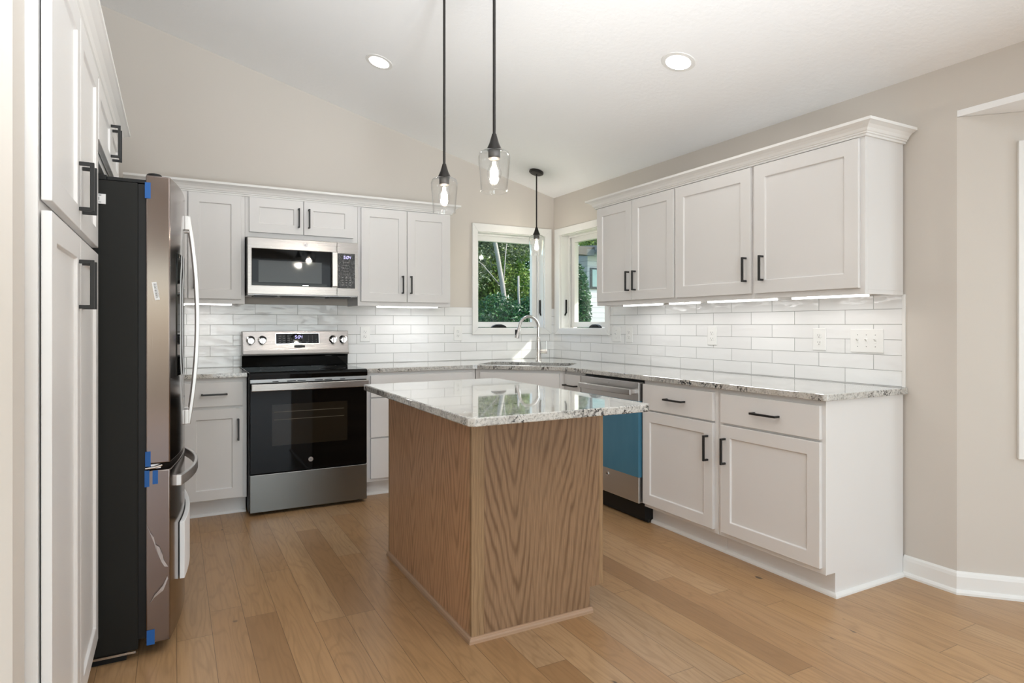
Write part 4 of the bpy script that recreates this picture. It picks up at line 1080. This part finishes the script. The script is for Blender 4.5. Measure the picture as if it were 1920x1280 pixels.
# ------------------------------------------------------------------ recessed ceiling lights
def can(lb, x, y, energy):
    z = zc(x)
    mt = Matrix.Rotation(math.atan(.265), 3, 'Y')
    t = Thing('recessed_light', lb, 'light', (x, y, z), 0, 'recessed ceiling lights')
    t.part('trim_ring', MB().lathe([(.066, -.004), (.088, -.003), (.090, -.0005), (.066, -.0005)], (x, y, z), 40, close=True, mat=mt), M['trim'], smooth=2)
    t.part('lens', MB().lathe([(0, -.003), (.066, -.003), (.066, -.0005), (0, -.0005)], (x, y, z), 40, mat=mt), M['canlens'], smooth=2)
    l = light('can_lamp', 'AREA', tuple(mt @ Vector((0, 0, -.012))), energy, (1, .96, .91), (0, math.atan(.265), 0), t.o, shape='DISK', size=.13)
can('lit recessed ceiling light above the range side', -1.964, -.969, 2)
can('lit recessed ceiling light above the right-hand counter', -.774, -2.437, 2)

# ------------------------------------------------------------------ outside
struct('lawn', MB().box(-30, 40, .6, 45, -.75, -.7), M['grass'])
struct('lawn_side', MB().box(1.2, 40, -20, .6, -.75, -.7), M['grass'])
def leaf_cloud(mb, c, rad, n, size, rnd, hollow=.35):
    cx, cy, cz = c
    for _ in range(n):
        while True:
            u = Vector((rnd.uniform(-1, 1), rnd.uniform(-1, 1), rnd.uniform(-1, 1)))
            l = u.length
            if hollow < l < 1: break
        p = Vector((cx + u.x * rad[0], cy + u.y * rad[1], cz + u.z * rad[2]))
        s_ = size * rnd.uniform(.6, 1.3)
        d1 = Vector((rnd.gauss(0, 1), rnd.gauss(0, 1), rnd.gauss(0, .7))).normalized()
        d2 = d1.cross(Vector((rnd.gauss(0, 1), rnd.gauss(0, 1), rnd.gauss(0, 1)))).normalized()
        n_ = d1.cross(d2) * s_ * .15
        a_, b2, c2, d3 = p - d1 * s_, p + d2 * s_ * .45 + n_, p + d1 * s_, p - d2 * s_ * .45 + n_
        mb.bm.faces.new([mb.bm.verts.new(q) for q in (a_, b2, c2, d3)])
def tree(lb, base, height, blobs, n, size, mat, trunk_r, seed, lean=(0, 0)):
    rnd = random.Random(seed)
    t = Thing('tree', lb, 'tree', base, 0, 'trees outside the windows')
    x, y, z = base
    pts = [(x + lean[0] * k * k + .06 * sin(k * 5), y + lean[1] * k * k, z + height * k) for k in [i / 8 for i in range(9)]]
    t.part('trunk', MB().tube(pts, [trunk_r * (1 - .6 * i / 8) for i in range(9)], 10), M['bark'], smooth=True)
    br = MB()
    for (bx, by, bz, rx, ry, rz) in blobs:
        p0 = Vector(pts[4]); br.tube([p0, p0.lerp(Vector((x + bx, y + by, z + bz)), .5) + Vector((0, 0, .15)), (x + bx, y + by, z + bz)], [trunk_r * .22, trunk_r * .15, trunk_r * .06], 6)
    t.part('branches', br, M['bark'], smooth=True)
    cr = MB()
    tot = sum(b2[3] * b2[4] * b2[5] for b2 in blobs)
    for (bx, by, bz, rx, ry, rz) in blobs:
        leaf_cloud(cr, (x + bx, y + by, z + bz), (rx, ry, rz), int(n * rx * ry * rz / tot), size, rnd)
    t.part('crown', cr, mat)
tree('tall pale-trunked tree leaning behind the left-hand window', (3.15, 6.7, -.7), 5.4, [(-.75, .8, 3.5, .9, .5, .9), (.45, .8, 4.2, 1.0, .5, .9), (-.2, .9, 4.9, 1.1, .6, .8)], 9000, .052, M['leaf_c'], .075, 1, (-.65, 0))
tree('dark green leafy tree low in the left-hand window', (2.95, 5.8, -.7), 2.9, [(-.5, 0, 1.7, .7, .5, .85), (.25, .1, 1.5, .7, .5, 1.0), (.62, .1, 2.3, .38, .4, .6)], 12000, .045, M['leaf_a'], .05, 2)
tree('sunlit yellow-green tree beside the neighbouring house', (4.15, 8.9, -.7), 5.6, [(-.55, 0, 3.3, .8, .6, .9), (.1, .1, 4.1, .9, .6, .8), (-.25, 0, 2.3, .75, .6, .8), (-.1, .1, 1.2, .7, .6, .7), (.25, 0, 2.9, .6, .5, .8)], 19000, .058, M['leaf_b'], .09, 3)
tree('leafy tree seen through the right-hand window, before the house corner', (4.14, 5.55, -.7), 3.0, [(.0, .1, 2.2, .33, .35, 1.05), (.10, .1, 1.1, .50, .40, .72)], 11000, .045, M['leaf_a'], .05, 4)
tree('bright tree rising behind the neighbouring roof', (11.2, 14.6, -.7), 9.5, [(-1.2, 0, 4.6, 1.9, 1.0, 1.8), (1.4, .2, 4.4, 1.9, 1.0, 1.9), (0, .3, 6.6, 2.3, 1.1, 1.7)], 18000, .085, M['leaf_b'], .14, 5)
tree('broad shady tree far behind the left-hand window', (6.7, 14.4, -.7), 8.0, [(-1.3, 0, 2.4, 1.8, 1.0, 2.2), (.9, 0, 2.2, 1.6, 1.0, 2.1), (-.9, .2, 5.2, 1.9, 1.0, 1.9), (.8, .2, 5.0, 1.7, 1.0, 1.9)], 22000, .09, M['leaf_a'], .2, 7)
hb = MB(); rnd_ = random.Random(21)
for k_ in range(26): leaf_cloud(hb, (-1.6 + k_ * .42, 10.6 + .15 * (k_ % 3), .55 + .25 * (k_ % 2)), (.55, .5, 1.35), 1500, .06, rnd_, 0)
solo('hedge', hb, M['leaf_a'], 'low dark hedge under the trees outside the left-hand window', 'hedge', kind='stuff')
nh = Thing('neighbor_house', 'white-sided house with dark eaves outside the right-hand window', 'house', (8, 6, -.7))
HX, HY = 4.96, 6.35
nh.part('wall', MB().box(HX, HX + 6, HY, HY + 1.2, -.7, 2.86), M['siding'])
nh.part('roof', MB().prism([(HY - .40, 2.95), (HY + .6, 3.04), (HY + 1.6, 2.95), (HY + 1.6, 2.86), (HY - .40, 2.86)], HX - .02, HX + 6.4, 'x'), M['shingle'])
nh.part('fascia', MB().box(HX - .62, HX - .03, HY - .30, HY - .10, 2.74, 2.92), M['soffit'], label='brown fascia board')
nh.part('soffit', MB().box(HX, HX + 6.4, HY - .36, HY - .01, 2.80, 2.84), M['soffit'])
nh.part('gutter', MB().box(HX - .02, HX + 6.4, HY - .46, HY - .40, 2.78, 2.93), M['whitefascia'])
wn_ = nh.part('window', MB().box(HX + .06, HX + 1.3, HY - .03, HY - .001, 2.03, 2.50), M['darkgap'])
nh.part('pane', MB().box(HX + .11, HX + 1.25, HY - .034, HY - .029, 2.08, 2.46), M['tealpane'], parent=wn_)
# eave over this house's own right-hand side (unseen, added and sized to cut the sun on corner window and bay)
struct('eave', MB().box(FACE + WT, 1.15, -9.6, .25, 2.30, 2.36), M['whitefascia'])
tree('dense evergreen added out of view to shade the bay', (3.6, -6.0, -.7), 5.0, [(0, 0, 3.0, 1.4, 1.8, 2.3), (-.2, 1.0, 2.4, 1.2, 1.2, 1.8)], 9000, .12, M['leaf_a'], .12, 6)  # unseen tree, added to block the sun from the bay
